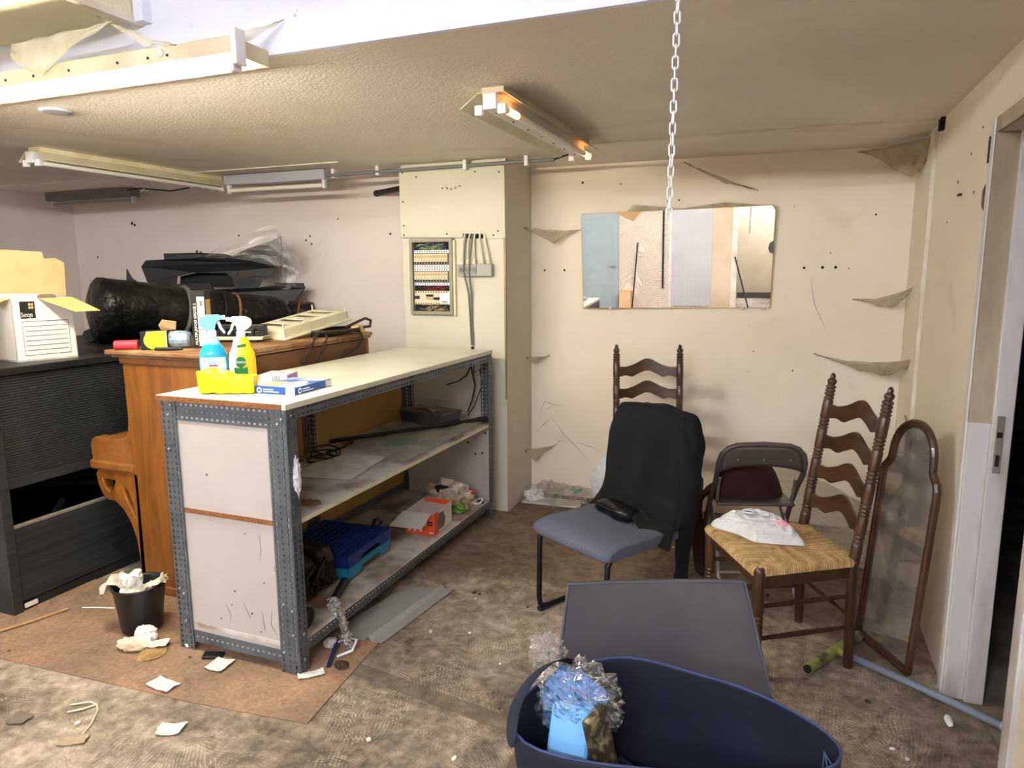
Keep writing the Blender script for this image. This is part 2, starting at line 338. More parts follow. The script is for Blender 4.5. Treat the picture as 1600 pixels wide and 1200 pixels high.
    def build(s, name, mats, parent=None, label=None, cat=None, group=None, kind=None, bevel=0, sub=0, solid=0, off=-1, org=None):
        me = bpy.data.meshes.new(name)
        vs = s.v
        loc = V((0, 0, 0))
        if parent is not None:
            root = parent
            while root.parent: root = root.parent
            if not s.local: inv = root.matrix_basis.inverted(); vs = [inv @ p for p in vs]
        else:
            if kind != 'structure':
                if org is None:
                    xs = [p.x for p in vs]; ys = [p.y for p in vs]; zs = [p.z for p in vs]
                    loc = V(((min(xs)+max(xs))/2, (min(ys)+max(ys))/2, min(zs)))
                else: loc = V(org)
                vs = [p-loc for p in vs]
        me.from_pydata([tuple(p) for p in vs], [], s.f)
        ms = mats if isinstance(mats, (list, tuple)) else [mats]
        for q in ms: me.materials.append(q)
        me.polygons.foreach_set('material_index', s.mi); me.polygons.foreach_set('use_smooth', s.sm)
        me.update()
        o = bpy.data.objects.new(name, me); COL.objects.link(o); o.location = loc
        if parent is not None: o.parent = parent
        tag(o, label, cat, group, kind)
        if solid: q = o.modifiers.new('solid', 'SOLIDIFY'); q.thickness = solid; q.offset = off
        if bevel: q = o.modifiers.new('bevel', 'BEVEL'); q.width = bevel; q.segments = 2; q.limit_method = 'ANGLE'; q.angle_limit = R(35)
        if sub: q = o.modifiers.new('sub', 'SUBSURF'); q.levels = sub; q.render_levels = sub
        return o
def hollow(q, a, b_, r, ri, n=18):      # straight pipe, open at a
    a, b_ = V(a), V(b_); L = (b_-a).length; X = Matrix.Translation(a) @ (b_-a).to_track_quat('Z', 'Y').to_matrix().to_4x4()
    return q.lathe([(r, L), (r, .004), (r*.97, 0), (ri, 0), (ri, L*.9)], n, X, 0, False)
def tag(o, label=None, cat=None, group=None, kind=None):
    for k, v in (('label', label), ('category', cat), ('group', group), ('kind', kind)):
        if v: o[k] = v
def thing(name, label, cat, loc, rz=0, group=None):
    o = bpy.data.objects.new(name, None); COL.objects.link(o); o.location = loc; o.rotation_euler = (0, 0, rz)
    o.matrix_basis = Matrix.Translation(loc) @ Matrix.Rotation(rz, 4, 'Z'); o.empty_display_size = .1
    tag(o, label, cat, group); return o
def copy_tree(o, parent=None):
    c = o.copy(); COL.objects.link(c); c.parent = parent
    for ch in list(o.children): copy_tree(ch, c)
    return c
def share(o, parent, X):     # a further alike piece that shares its mesh
    c = o.copy(); COL.objects.link(c); c.parent = parent; c.matrix_basis = X; return c
def text(body, size, X, m, parent, name='lettering', align='LEFT', ext=.0006, local=False, sx=1):
    cu = bpy.data.curves.new('t', 'FONT'); cu.body = body; cu.size = size; cu.extrude = ext; cu.align_x = align; cu.resolution_u = 2
    o = bpy.data.objects.new('t', cu); me = bpy.data.meshes.new_from_object(o)
    b = B(local); X2 = X @ Matrix.Diagonal((sx, 1, 1, 1))
    b.add([tuple(v.co) for v in me.vertices], [tuple(p.vertices) for p in me.polygons], 0, False, X2)
    bpy.data.objects.remove(o); bpy.data.curves.remove(cu); bpy.data.meshes.remove(me)
    return b.build(name, m, parent)
def frame(o, x, y):          # matrix with origin o, x axis and y axis (z = x cross y)
    x = V(x).normalized(); z = x.cross(V(y)).normalized(); y = z.cross(x); o = V(o)
    return Matrix(((x.x, y.x, z.x, o.x), (x.y, y.y, z.y, o.y), (x.z, y.z, z.z, o.z), (0, 0, 0, 1)))
def nz(p, s=1.0, seed=0): return MN.noise(V(p)*s + V((seed*7.3, seed*3.1, seed*5.7)))
def nv3(p, s=1., seed=0): return V((nz(p, s, seed), nz(p, s, seed+11), nz(p, s, seed+23)))
def crumple(name, m, c, size, seed, amp=.35, fr=3.0, nu=28, nv=18, parent=None, flatten=True, **k):
    """lumpy closed sheet-like body"""
    b = B()
    def fn(u, v):
        a = 2*math.pi*u; t = math.pi*(.02+.96*v); d = V((math.sin(t)*math.cos(a), math.sin(t)*math.sin(a), math.cos(t)))
        q = 1 + amp*nz(d, fr, seed) + amp*.6*abs(nz(d, fr*2.7, seed+3))
        p = V((d.x*size[0], d.y*size[1], d.z*size[2]))*q
        if flatten: p.z = max(p.z, -size[2]*.55)
        return V(c)+p
    b.grid(fn, nu, nv, True, smooth=False)
    n = nu; L = len(b.v)-n; b.f.append(list(range(n))[::-1]); b.mi.append(0); b.sm.append(False); b.f.append(list(range(L, L+n))); b.mi.append(0); b.sm.append(False)
    return b.build(name, m, parent, **k)
def sheet(name, m, c, w, h, rz, curl, seed, label, cat, group=None, z=.004, nu=9, nv=7, pts=None):
    """thin curled scrap lying on a surface"""
    b = B(); ca, sa = math.cos(rz), math.sin(rz)
    def fn(u, v):
        x, y = (u-.5)*w, (v-.5)*h
        if pts: e = 1+.22*nz((u*2, v*2, 0), 2.0, seed); x *= e; y *= e
        zz = z+curl*(abs(nz((u*1.3, v*1.3, 0), 1.6, seed))+.5*(2*u-1)**2)
        return V((c[0]+x*ca-y*sa, c[1]+x*sa+y*ca, c[2]+zz))
    b.grid(fn, nu, nv, smooth=False); return b.build(name, m, None, label, cat, group, solid=.0012, off=0)
# ------------------------------------------------------------------ the setting
D, CZ, XR, XL, BY = 4.56, 2.23, .603, -6.0, 1.93
FY, FZ = -5.2, 2.60
def struct(name, b, m, parent=None, bevel=0): return b.build(name, m, parent, kind='structure' if parent is None else None, bevel=bevel)
b = B(); b.bb((XL-.2, -7.6, -.1), (XR+.1, D+.2, 0)); floor = struct('floor', b, m_floor)
b = B(); b.bb((XR+.1, .4, -.1), (4.6, 8.1, -.004)); floor2 = struct('floor_side_room', b, mat('dusty_concrete', srgb(150, 134, 119), .9, c2=srgb(112, 98, 86), scale=4))
b = B(); b.bb((-2.38, D, 0), (XR+.1, D+.12, CZ+.4)); wall_back = struct('wall_back', b, m_wall)
b = B(); b.bb((XL, D, 0), (-2.38, D+.12, CZ+.4)); wall_back_left = struct('wall_back_left', b, m_wall_l)
b = B(); b.bb((XL-.12, -7.5, 0), (XL, D+.12, 2.8)); struct('wall_left', b, m_wall_l)
DY0, DY1, DZ = 2.083, 2.82, 1.99
b = B(); b.bb((XR, DY1, 0), (XR+.1, D, CZ+.4)); b.bb((XR, DY0-.0, DZ), (XR+.1, DY1, CZ+.4)); b.bb((XR, -7.5, 0), (XR+.1, DY0, 2.8))
wall_right = struct('wall_right', b, m_rwall)
b = B(); b.bb((-2.38, 4.1005, 0), (-1.655, D, CZ)); pillar = struct('wall_pillar', b, m_pillar)
b = B(); b.bb((XL, BY, CZ), (XR, D, CZ+.35)); ceil = struct('ceiling', b, m_ceil)
b = B(); b.bb((XL, BY-.02, CZ-.002), (XR, BY, FZ+.1)); step = struct('ceiling_step', b, m_step)
b = B(); b.bb((XL, -7.5, FZ), (XR, BY, FZ+.1)); struct('ceiling_front', b, m_step)
b = B(); b.bb((XL, .2, 2.395), (-2.09, BY-.02, FZ)); soffit = struct('ceiling_soffit', b, m_soffit)
b = B(); b.bb((-2.105, .2, 2.375), (-2.083, BY-.02, 2.397)); struct('soffit_edge', b, m_trim, soffit)
b = B(); b.bb((-2.085, BY-.06, 2.38), (-2.045, BY-.02, FZ)); struct('cover_strip', b, m_step, step)
# side room beyond the doorway
b = B(); b.bb((4.5, .4, 0), (4.6, 8.1, 2.5)); b.bb((XR+.1, 8.0, 0), (4.6, 8.1, 2.5)); b.bb((XR+.1, .4, 0), (4.6, .5, 2.5)); b.bb((XR+.1, .4, 2.4), (4.6, 8.1, 2.5)); b.bb((XR+.1, D, 0), (XR+.18, 8.1, 2.5)); struct('wall_side_room', b, m_dark)
# trims
b = B(); b.bb((-1.05, 3.80, CZ-.008), (XR-.005, 3.83, CZ+.001)); struct('trim_1', b, m_trim)
b = B(); b.bb((-5.9, 3.80, CZ-.006), (-2.65, 3.825, CZ+.001)); struct('trim_2', b, m_trim)
b = B(); b.bb((XR-.018, 3.955, 0), (XR+.002, 3.995, CZ-.03)); struct('trim_3', b, m_trim, bevel=.004)
b = B(); b.bb((.2, D-.006, 0), (XR, D, CZ-.12)); b.bb((-1.655, D-.004, 2.13), (XR, D, CZ)); struct('backing_board', b, m_wall, wall_back)
# door frame on the right
jr = thing('door_1', 'peeling white door frame around the dark doorway', 'door frame', (XR, DY1, 0)); jr['kind'] = 'structure'; del jr['category']
b = B(); b.bb((XR-.016, DY1-.012, 0), (XR+.002, DY1+.035, DZ+.05)); b.build('casing', m_jamb, jr, bevel=.004)
b = B(); b.bb((XR-.010, DY1-.03, 0), (XR+.055, DY1, DZ)); b.build('jamb', [m_jamb], jr, bevel=.003)
b = B(); b.bb((XR+.055, DY1-.045, 0), (XR+.115, DY1, DZ)); b.build('door_stop', m_jamb, jr, bevel=.003)
b = B(); b.bb((XR-.012, DY1-.032, 1.03), (XR+.056, DY1-.0, DZ-.002)); b.build('bare_upper_jamb', m_jambb, jr)
b = B(); b.bb((XR-.012, DY0-.03, DZ), (XR+.115, DY1+.03, DZ+.05)); b.build('head_casing', m_jambb, jr, bevel=.003)
b = B(); b.bb((XR-.014, DY0-.055, 0), (XR+.115, DY0+.012, DZ)); b.build('near_jamb', m_jamb, jr, bevel=.004)
b = B(); b.bb((XR+.066, DY1-.049, .86), (XR+.09, DY1-.044, 1.06)); pl = b.build('strike_plate', mat('worn_steel', srgb(168, 160, 150), .4, .6), jr, bevel=.002)
b = B(); b.bb((XR+.072, DY1-.0505, .885), (XR+.084, DY1-.048, .925)); b.bb((XR+.07, DY1-.0505, .985), (XR+.086, DY1-.048, 1.005)); b.build('latch_slot', m_hole, pl)
b = B(); b.bb((XR-.02, DY1+.02, 1.9), (XR, DY1+.032, 1.985)); b.build('hinge_stub', m_dwire, jr)
b = B(); b.lathe([(.004, 0), (.028, .003), (.03, .012), (.02, .018)], 12, frame((XR, DY1+.055, 1.79), (0, .55, 0), (0, 0, 1)) @ Matrix.Diagonal((.7, 1.5, -1, 1))); b.build('wooden_knob', m_dkwood, jr)
# plates and holes in the walls
def hole(parent, p, r, nrm): 
    o = B(); n_ = V(nrm); o.cyl(V(p)-n_*.002, V(p)+n_*.0015, r, n=7); o.build('screw_hole', m_hole, parent)
for x, z, r in ((-1.56, 1.56, .007), (-1.42, 1.56, .008), (.06, 1.565, .008), (.16, 1.567, .009), (.23, 1.567, .009), (.3, 1.56, .004), (-1.3, 2.12, .008), (-1.05, 2.1, .005), (-.75, 1.98, .006), (-.68, 1.985, .006), (.42, 1.86, .006), (.2, 1.65, .005), (.03, .95, .005), (-.2, 1.06, .004)):
    hole(wall_back, (x, D-.006 if x > .2 else D, z), r, (0, -1, 0))
for x, z, r in ((-5.3, 1.98, .014), (-5.27, 1.965, .012), (-4.6, 1.73, .012), (-4.56, 1.72, .012), (-5.75, 1.7, .008), (-4.15, 1.85, .008), (-3.5, 1.8, .008), (-3.46, 1.83, .008), (-3.45, 1.77, .008), (-2.75, 1.83, .009), (-3.2, 1.95, .006)):
    hole(wall_back_left, (x, D, z), r, (0, -1, 0))
for y, z, r in ((3.4, 1.9, .007), (3.1, 1.83, .006), (3.55, 1.75, .005), (3.2, 1.98, .005), (3.05, 2.05, .005)): hole(wall_right, (XR, y, z), r, (-1, 0, 0))
b = B(); b.bb((XR-.012, 3.30, 1.838), (XR, 3.335, 1.846)); b.build('bent_nail', m_dwire, wall_right)
b = B(); b.bb((XR-.02, 3.80, CZ-.055), (XR+.001, 3.845, CZ)); b.build('gap', m_hole, wall_right)
def crack(parent, pts, r=.0022):
    o = B(); o.tube(pts, [r*.4]+[r]*(len(pts)-2)+[r*.3], 4, flat=.5); o.build('crack', m_hole, parent)
for P in ([(-1.6, .57), (-1.555, .66), (-1.48, .64), (-1.42, .645)], [(-1.56, .6), (-1.52, .62), (-1.49, .64)], [(-1.62, .44), (-1.57, .49), (-1.5, .56)], [(-1.5, .55), (-1.42, .44), (-1.33, .36), (-1.25, .28)], [(-1.49, .35), (-1.44, .39), (-1.4, .385)], [(-1.32, .39), (-1.24, .37), (-1.15, .345)], [(.1, 1.5), (.13, 1.35), (.2, 1.2)]):
    crack(wall_back, [(x, D-.001, z) for x, z in P])
# ------------------------------------------------------------------ far wall of the front room (seen in the wall mirror)
def trowel():
    k = N('comb_plaster'); co = k.coord()
    v = k.n('ShaderNodeTexVoronoi'); v.inputs['Scale'].default_value = 1.3; k.l(co, v.inputs['Vector'])
    s = k.math('SINE', k.math('MULTIPLY', k.math('ADD', v.outputs['Distance'], k.math('MULTIPLY', k.noise(co, 2, 3), .25)), 150))
    k.col(k.mix(k.ramp(s, [(.2, (0, 0, 0)), (.9, (1, 1, 1))]), srgb(216, 196, 172), srgb(234, 214, 190))); k.b.inputs['Roughness'].default_value = .9
    k.bump(s, .5, .01); return k.m
m_peach = trowel()
b = B(); b.bb((XL, FY-.12, 0), (-.62, FY, FZ)); b.bb((-.62, FY-.12, 2.2), (XR, FY, FZ)); front = struct('wall_front', b, m_peach)
b = B(); b.bb((-.62, -7.1, 0), (XR, -7.0, 2.3)); struct('wall_far', b, mat('bright_cream_panel', srgb(176, 162, 136), .8, c2=srgb(168, 152, 126), scale=3))
b = B(); b.bb((-.58, -6.99, 0), (XR, -6.96, .12)); struct('baseboard_far', b, mat('dark_base', srgb(70, 62, 54), .8))
dr = thing('door_2', 'pale grey-green panelled door in the front room', 'door', (-3.25, FY, 0)); dr['kind'] = 'structure'; del dr['category']
b = B(); b.bb((-3.62, FY+.001, 0), (-2.83, FY+.04, 2.05)); b.build('leaf', m_door, dr, bevel=.003)
for z0, z1 in ((.1, .47), (.62, 1.72)):
    b = B()
    for x in (-3.52, -2.97): b.bb((x-.012, FY+.04, z0), (x+.012, FY+.048, z1))
    for z in (z0, z1): b.bb((-3.52, FY+.04, z-.012), (-2.97, FY+.048, z+.012))
    b.build('panel_moulding', mat('door_moulding', srgb(160, 174, 174), .6), dr)
b = B(); b.tube([(-2.89, FY+.04, .85), (-2.89, FY+.085, .85), (-3.02, FY+.09, .852)], .011, 8); b.build('handle', m_bolt, dr)
b = B(); b.bb((-1.84, FY+.001, 0), (-1.79, FY+.03, 2.5)); struct('trim_4', b, m_trim)
pn = B(); pn.bb((-1.79, FY+.001, .06), (-1.03, FY+.03, 2.5))
for i in range(9): pn.bb((-1.75+i*.08, FY+.03, .06), (-1.735+i*.08+.02*(i % 2), FY+.036, 2.5))
o = struct('grooved_panel', pn, m_white, front)
b = B(); b.bb((-1.03, FY+.001, 0), (-.62, FY+.01, 2.5)); struct('beige_panel', b, mat('beige_plaster', srgb(212, 190, 158), .85, c2=srgb(196, 172, 140), scale=2), front)
b = B(); b.bb((-.66, FY+.001, 0), (-.585, FY+.06, 2.3)); b.bb((-.585, FY-.02, 0), (-.56, FY+.05, 2.3)); struct('trim_5', b, [m_trim])
b = B(); b.tube([(-1.95, FY+.03, .40), (-1.95, FY+.03, 2.5)], .018, 8); b.build('downpipe', m_dwire, None, 'dark thin pipe running down the combed plaster wall', 'pipe', org=(-1.95, FY, .4))
def stick(name, a, b_, r, m, lab): 
    q = B(); q.cyl(a, b_, r, n=8); q.build(name, m, None, lab, 'stick')
stick('leaning_stick', (-2.52, FY+.25, 0), (-2.45, FY+.016, 1.3), .014, m_dwire, 'dark stick leaning on combed plaster beside grey-green door')
stick('leaning_rod', (-.3, FY+.4, 0), (-.60, FY+.08, 1.0), .014, m_dwire, 'dark rod leaning across the opening beside the beige panel')
b = B(); b.bb((-2.78, FY+.02, 0), (-2.55, FY+.25, .36)); b.build('carton', m_card, None, 'peach cardboard carton on floor beside grey-green door', 'box', bevel=.004)
# ------------------------------------------------------------------ ceiling lights
def lit(name, c, s): return mat(name, (1, 1, 1), .4, emit=c, es=s)
m_lit_front = lit('lit_tube_warm', (1.0, .97, .80), TUBE_FRONT)
m_lit_room = lit('lit_tube_cool', (.86, .92, 1.0), TUBE_ROOM)
m_glow = lit('orange_electrode_glow', (1.0, .32, .08), 1.0)
def batten(name, label, a, b_, mtube, mbody, wid=.05, hgt=.055, drop=.045, r=.015, group=None, tube='tube'):
    """fluorescent batten: body, two lamp holders, tube, all along a..b_ (tube axis)"""
    a, b_ = V(a), V(b_); ax = (b_-a).normalized(); side = ax.cross(V((0, 0, 1)))
    t = thing(name, label, 'light fixture', (a+b_)/2 + V((0, 0, drop+hgt)), 0, group)
    q = B(); mid = (a+b_)/2+V((0, 0, drop+hgt/2)); L = (b_-a).length
    q.box((0, 0, 0), (L+.07, wid, hgt), frame(mid, ax, side)); q.build('body', mbody, t, bevel=.003)
    for p, s in ((a, -1), (b_, 1)):
        q = B(); q.box((0, 0, 0), (.022, .03, drop+.035), frame(p+ax*s*.014+V((0, 0, drop/2-.004)), ax, side)); q.build('lamp_holder', m_fixw, t, bevel=.004)
    q = B(); q.cyl(a, b_, r, n=16); q.build(tube, mtube, t)
    return t
ft = thing('fluorescent_light', 'lit fluorescent tube on a white batten below the lavender ceiling step', 'light fixture', (-2.3, 1.83, 2.24))
q = B(); q.bb((-3.05, 1.745, 2.192), (-1.572, BY-.019, 2.242)); q.build('body', m_fix, ft, bevel=.003)
q = B(); q.cyl((-3.0, 1.772, 2.172), (-1.598, 1.772, 2.172), .0185, n=16); q.build('tube', m_lit_front, ft)
for x in (-3.012, -1.586): q = B(); q.bb((x-.011, 1.752, 2.145), (x+.011, 1.792, 2.194)); q.build('lamp_holder', m_fixw, ft, bevel=.005)
for x in (-2.56, -2.42, -2.25, -2.03, -1.9, -1.82):
    q = B(); q.cyl((x, 1.7455, 2.212), (x, 1.7425, 2.212), .0045, n=8); q.build('screw', m_dwire, ft)
q = B(); q.bb((-1.572, 1.742, 2.16), (-1.552, 1.785, 2.262)); q.build('end_bracket', m_fixw, ft, bevel=.003)
q = B(); q.lathe([(.012, 0), (.012, .005), (.006, .008)], 12, frame((-1.845, 1.7455, 2.221), (-1, 0, 0), (0, 0, -1))); q.build('plug', m_fixw, ft)
for i, (x, y) in enumerate(((-.35, -1.4), (-1.3, -2.6), (-4.6, -2.6), (-.15, -6.1))):
    batten('fluorescent_light_offscreen', 'lit fluorescent batten on the higher front ceiling behind the soffit', (x-.6, y, FZ-.115), (x+.6, y, FZ-.115), m_lit_room, m_fixw, .06, .06, .05, .016, 'lit battens of the front room', 'tube_offscreen')
# unlit old fixtures of the back part
def reflector_fix(name, label, x, y0, y1, wing, m, tubes, endglow=False, z=CZ):
    t = thing(name, label, 'light fixture', (x, (y0+y1)/2, z))
    q = B()
    prof = [(-wing, z-.075), (-wing*.42, z-.025), (wing*.42, z-.025), (wing, z-.075)]
    for (xa, za), (xb, zb) in zip(prof[:-1], prof[1:]):
        q.add([(x+xa, y0, za), (x+xb, y0, zb), (x+xb, y1, zb), (x+xa, y1, za), (x+xa, y0, za+.003), (x+xb, y0, zb+.003), (x+xb, y1, zb+.003), (x+xa, y1, za+.003)],
              [(0, 1, 2, 3), (7, 6, 5, 4), (0, 4, 5, 1), (2, 6, 7, 3), (1, 5, 6, 2), (0, 3, 7, 4)])
    q.build('reflector', m, t)
    q = B(); q.bb((x-.045, y0+.02, z-.03), (x+.045, y1-.02, z)); q.build('mounting_plate', m, t)
    q = B(); q.bb((x-.028, y0-.012, z-.085), (x+.028, y1-.05, z-.026)); sp = q.build('spine', m_fixw, t, bevel=.004)
    for k in range(7):
        q = B(); yy = y0+.06+k*(y1-y0-.2)/6; q.cyl((x, yy, z-.085), (x, yy, z-.0875), .005, n=8); q.build('screw', m_dwire, sp)
    for sx in tubes:
        q = B(); q.cyl((x+sx, y0+.015, z-.085), (x+sx, y1-.03, z-.085), .013, n=14); q.build('tube', m_tube_off, t)
        if endglow:
            for ya, yb in ((y0+.035, y0+.14), (y1-.15, y1-.05)):
                q = B(); q.cyl((x+sx, ya, z-.085), (x+sx, yb, z-.085), .0136, n=14); q.build('glowing_end', m_glow, t)
    for s in (-1, 1):
        for yy in (y0+.005, y1-.03):
            q = B(); q.bb((x+s*.03-.002, yy-.012, z-.103), (x+s*.03+s*.034, yy+.012, z-.066)); q.build('lamp_holder', m_fixw, t, bevel=.005)
    return t
reflector_fix('reflector_light', 'winged fluorescent fixture with orange glowing tube ends near the chain', -1.075, 2.52, 3.75, .125, m_fix, (.052,), True)
reflector_fix('reflector_light', 'dusty unlit winged fluorescent fixture above the black roll', -3.86, 2.72, 4.08, .1, m_fix, (.045,))
t = batten('unlit_batten', 'grey unlit batten with tube on ceiling beside the cream pillar', (-3.70, 4.02, 2.125), (-2.93, 4.02, 2.125), m_tube_off, m_fixg, .06, .065, .035, .014)
t = batten('unlit_batten', 'dark grey unlit batten in the far left ceiling corner', (-6.0+.15, 4.28, 2.13), (-4.95, 4.28, 2.13), m_fixg, m_pvc, .1, .07, .03, .014)
# conduit with clips
t = thing('conduit', 'dark grey cable conduit clipped below ceiling over the cream pillar', 'conduit', (-2.1, 4.06, 2.19))
q = B(); q.tube([(-2.9, 4.02, 2.185), (-2.4, 4.05, 2.192), (-1.9, 4.062, 2.196), (-1.33, 4.062, 2.198)], .011, 10); q.build('pipe', m_pvc, t)
for x in (-2.86, -2.52, -1.9, -1.5):
    q = B(); q.bb((x-.012, 4.035, 2.17), (x+.012, 4.075, CZ-.001)); q.build('clip', m_fixw, t, bevel=.003)
q = B(); q.tube([(-1.33, 4.06, 2.198), (-1.25, 3.98, 2.2), (-1.12, 3.82, 2.19), (-1.08, 3.74, 2.19)], .006, 6); q.build('cable', m_dwire, t)
t = thing('ceiling_cable', 'thin dark cable looped under ceiling beside the unlit winged fixture', 'cable', (-4.2, 4.1, 2.2))
q = B(); q.tube([(-4.9, 4.2, 2.2), (-4.7, 4.15, 2.2), (-4.45, 4.2, 2.175), (-4.2, 4.18, 2.19), (-3.98, 4.12, 2.17), (-3.85, 4.1, 2.2), (-3.7, 4.14, 2.195)], .006, 6); q.build('cable', m_dwire, t)
for x in (-4.68, -4.2): q = B(); q.bb((x-.015, 4.15, 2.18), (x+.015, 4.19, CZ)); q.build('clip', m_fixw, t)
q = B(); q.lathe([(.045, 0), (.062, .0), (.062, .008), (.045, .008)], 20, Matrix.Translation((-2.91, 2.18, CZ-.008))); q.build('ceiling_ring', m_fixg, None, 'round metal ring recessed in the textured ceiling', 'ceiling fitting')
q = B(); q.tube([(-2.86, 4.555, 2.12), (-2.62, 4.40, 2.118), (-2.5, 4.33, 2.118)], .02, 10); q.tube([(-2.84, 4.54, 2.12), (-2.845, 4.545, 2.12)], .024, 10); q.build('pipe_stub', m_dwire, None, 'black pipe stub sticking out of wall beside the cream pillar', 'pipe', org=(-2.86, 4.55, 2.12))
# boarding on the cream pillar
pf = 4.1
bd = thing('cover_board', 'cream cover board screwed on the pillar above the fuse box', 'board', (-2.0, pf, 1.77))
q = B(); q.prism([(-2.385, 1.775), (-1.94, 1.765), (-1.94, 1.79), (-1.80, 1.785), (-1.80, 1.757), (-1.652, 1.755), (-1.655, 2.19), (-2.385, 2.215)], .018, frame((0, pf-.0005, 0), (1, 0, 0), (0, 0, 1))); q.build('board', m_pillar, bd, bevel=.002)
for x, z in ((-2.36, 2.18), (-2.36, 2.0), (-2.36, 1.85), (-2.36, 1.79), (-2.26, 2.15), (-2.05, 1.79), (-1.69, 2.15), (-1.7, 1.8), (-1.73, 1.775), (-1.85, 2.16)):
    q = B(); q.cyl((x, pf-.0165, z), (x, pf-.019, z), .006, n=7); q.build('screw', m_hole, bd)
for k in range(5):
    q = B(); x = -2.08+k*.03; q.tube([(x, pf-.018, 2.07+.008*math.sin(k*2)), (x+.012, pf-.018, 2.072-.01*math.sin(k))], .004, 5); q.build('scratch_mark', m_print, bd)
b2 = thing('lower_board', 'cream lower board on the pillar behind the slotted shelving', 'board', (-2.0, pf, .72))
q = B(); q.prism([(-2.37, .72), (-1.66, .715), (-1.665, 1.755), (-2.0, 1.76), (-2.0, 1.275), (-2.315, 1.275), (-2.315, 1.77), (-2.375, 1.77)], .012, frame((0, pf-.0005, 0), (1, 0, 0), (0, 0, 1))); q.build('board', m_pillar, b2, bevel=.002)
q = B(); q.bb((-1.667, pf-.012, .75), (-1.652, pf+.0, 1.75)); q.build('raw_edge', m_jambb, b2)
# fuse box
fb = thing('fuse_box', 'open grey fuse box with rows of breakers set in the pillar', 'fuse box', (-2.157, pf, 1.28))
x0, x1, z0, z1 = -2.312, -2.005, 1.28, 1.762
q = B(); fr = .022
q.prism([[(x0, z0), (x1, z0), (x1, z1), (x0, z1)], [(x0+fr, z0+fr), (x1-fr, z0+fr), (x1-fr, z1-fr), (x0+fr, z1-fr)][::-1]], .045, frame((0, pf+.0, 0), (1, 0, 0), (0, 0, 1))); q.build('frame', mat('grey_brown_box', srgb(150, 142, 124), .5), fb, bevel=.003)
q = B(); q.bb((x0+.01, pf-.01, z0+.01), (x1-.01, pf-.001, z1-.01)); q.build('back_plate', m_blkint, fb)
q = B(); q.bb((x1, pf-.035, z0-.01), (x1+.016, pf, z1-.01)); q.build('side_lip', m_cream, fb, bevel=.003)
mstrip = m_wp; mbr = mat('cream_breaker', srgb(222, 208, 178), .5); mlab = mat('orange_label', srgb(200, 172, 118), .6)
proto = {}
def piece(key, fn, m, X, par, name):
    if key not in proto: q = B(True); fn(q); o = q.build(name, m, par); o.matrix_basis = X; proto[key] = o; return o
    return share(proto[key], par, X)
def rowof(z, lab=True):
    for k in range(12):
        x = x0+.038+k*.0202
        X = Matrix.Translation((x-fb.location.x, -.02, z-1.28))
        br = piece('br', lambda q: (q.bb((-.0092, -.012, -.032), (.0092, .012, .032)), q.bb((-.006, -.02, -.012), (.006, -.011, -.001))), mbr, X, fb, 'breaker')
        piece('lab', lambda q: q.bb((-.0085, -.0135, .006), (.0085, -.0118, .022)), mlab, X, fb, 'breaker_label')
        piece('tog', lambda q: q.bb((-.0055, -.022, -.03), (.0055, -.0115, -.018)), m_blk, X, fb, 'toggle')
    for dz in (.046, -.046):
        q = B(); q.bb((x0+.028, pf-.03, z+dz-.009), (x1-.028, pf-.012, z+dz+.009)); st = q.build('terminal_strip', mstrip, fb)
        for k in range(14):
            X = Matrix.Translation((x0+.036+k*.0175-fb.location.x, -.0305, z+dz-1.28)); piece('th', lambda q: q.bb((-.0035, -.001, -.0035), (.0035, .001, .0035)), m_hole, X, st, 'terminal_hole')
for z in (1.635, 1.522): rowof(z)
q = B(); q.bb((x0+.026, pf-.03, 1.345), (x1-.026, pf-.012, 1.432)); low = q.build('lower_module_row', mbr, fb, bevel=.002)
for k in range(13):
    for z in (1.425, 1.352):
        X = Matrix.Translation((x0+.036+k*.0185-fb.location.x, -.0305, z-1.28)); share(proto['th'], low, X)
for a, c_, m in (((-2.1, 1.352), (-2.03, 1.42), m_wp), ((-2.2, 1.375), (-2.15, 1.39), mlab), ((-2.29, 1.38), (-2.25, 1.4), m_blk), ((-2.2, 1.395), (-2.15, 1.41), m_blk), ((-2.145, 1.375), (-2.105, 1.392), m_blk), ((-2.085, 1.36), (-2.045, 1.366), m_bprint)):
    q = B(); q.bb((a[0], pf-.037, a[1]), (c_[0], pf-.029, c_[1])); q.build('module', m, fb)
wr = {'b': mat('blue_wire', srgb(60, 80, 120), .5), 'g': mat('yellow_green_wire', srgb(150, 160, 50), .5), 'r': mat('red_wire', srgb(150, 40, 44), .5), 'k': m_dwire, 'w': mat('tan_wire', srgb(150, 130, 100), .5)}
for zc, cols in ((1.715, 'bgkbg'), (1.578, 'rkrb'), (1.462, 'krkr'), (1.318, 'kwkww')):
    for ci, cc in enumerate(cols):
        q = B()
        for k in range(6):
            xs = x0+.035+rnd.random()*.1; xe = x1-.04-rnd.random()*.1; zz = zc+rnd.uniform(-.02, .02)
            q.tube([(xs+(xe-xs)*u, pf-.014-.008*rnd.random(), zz+rnd.uniform(-.012, .012)) for u in (0, .25, .5, .75, 1)], .0028, 5)
        o = q.build('wiring', wr[cc], fb); o['kind'] = 'stuff'
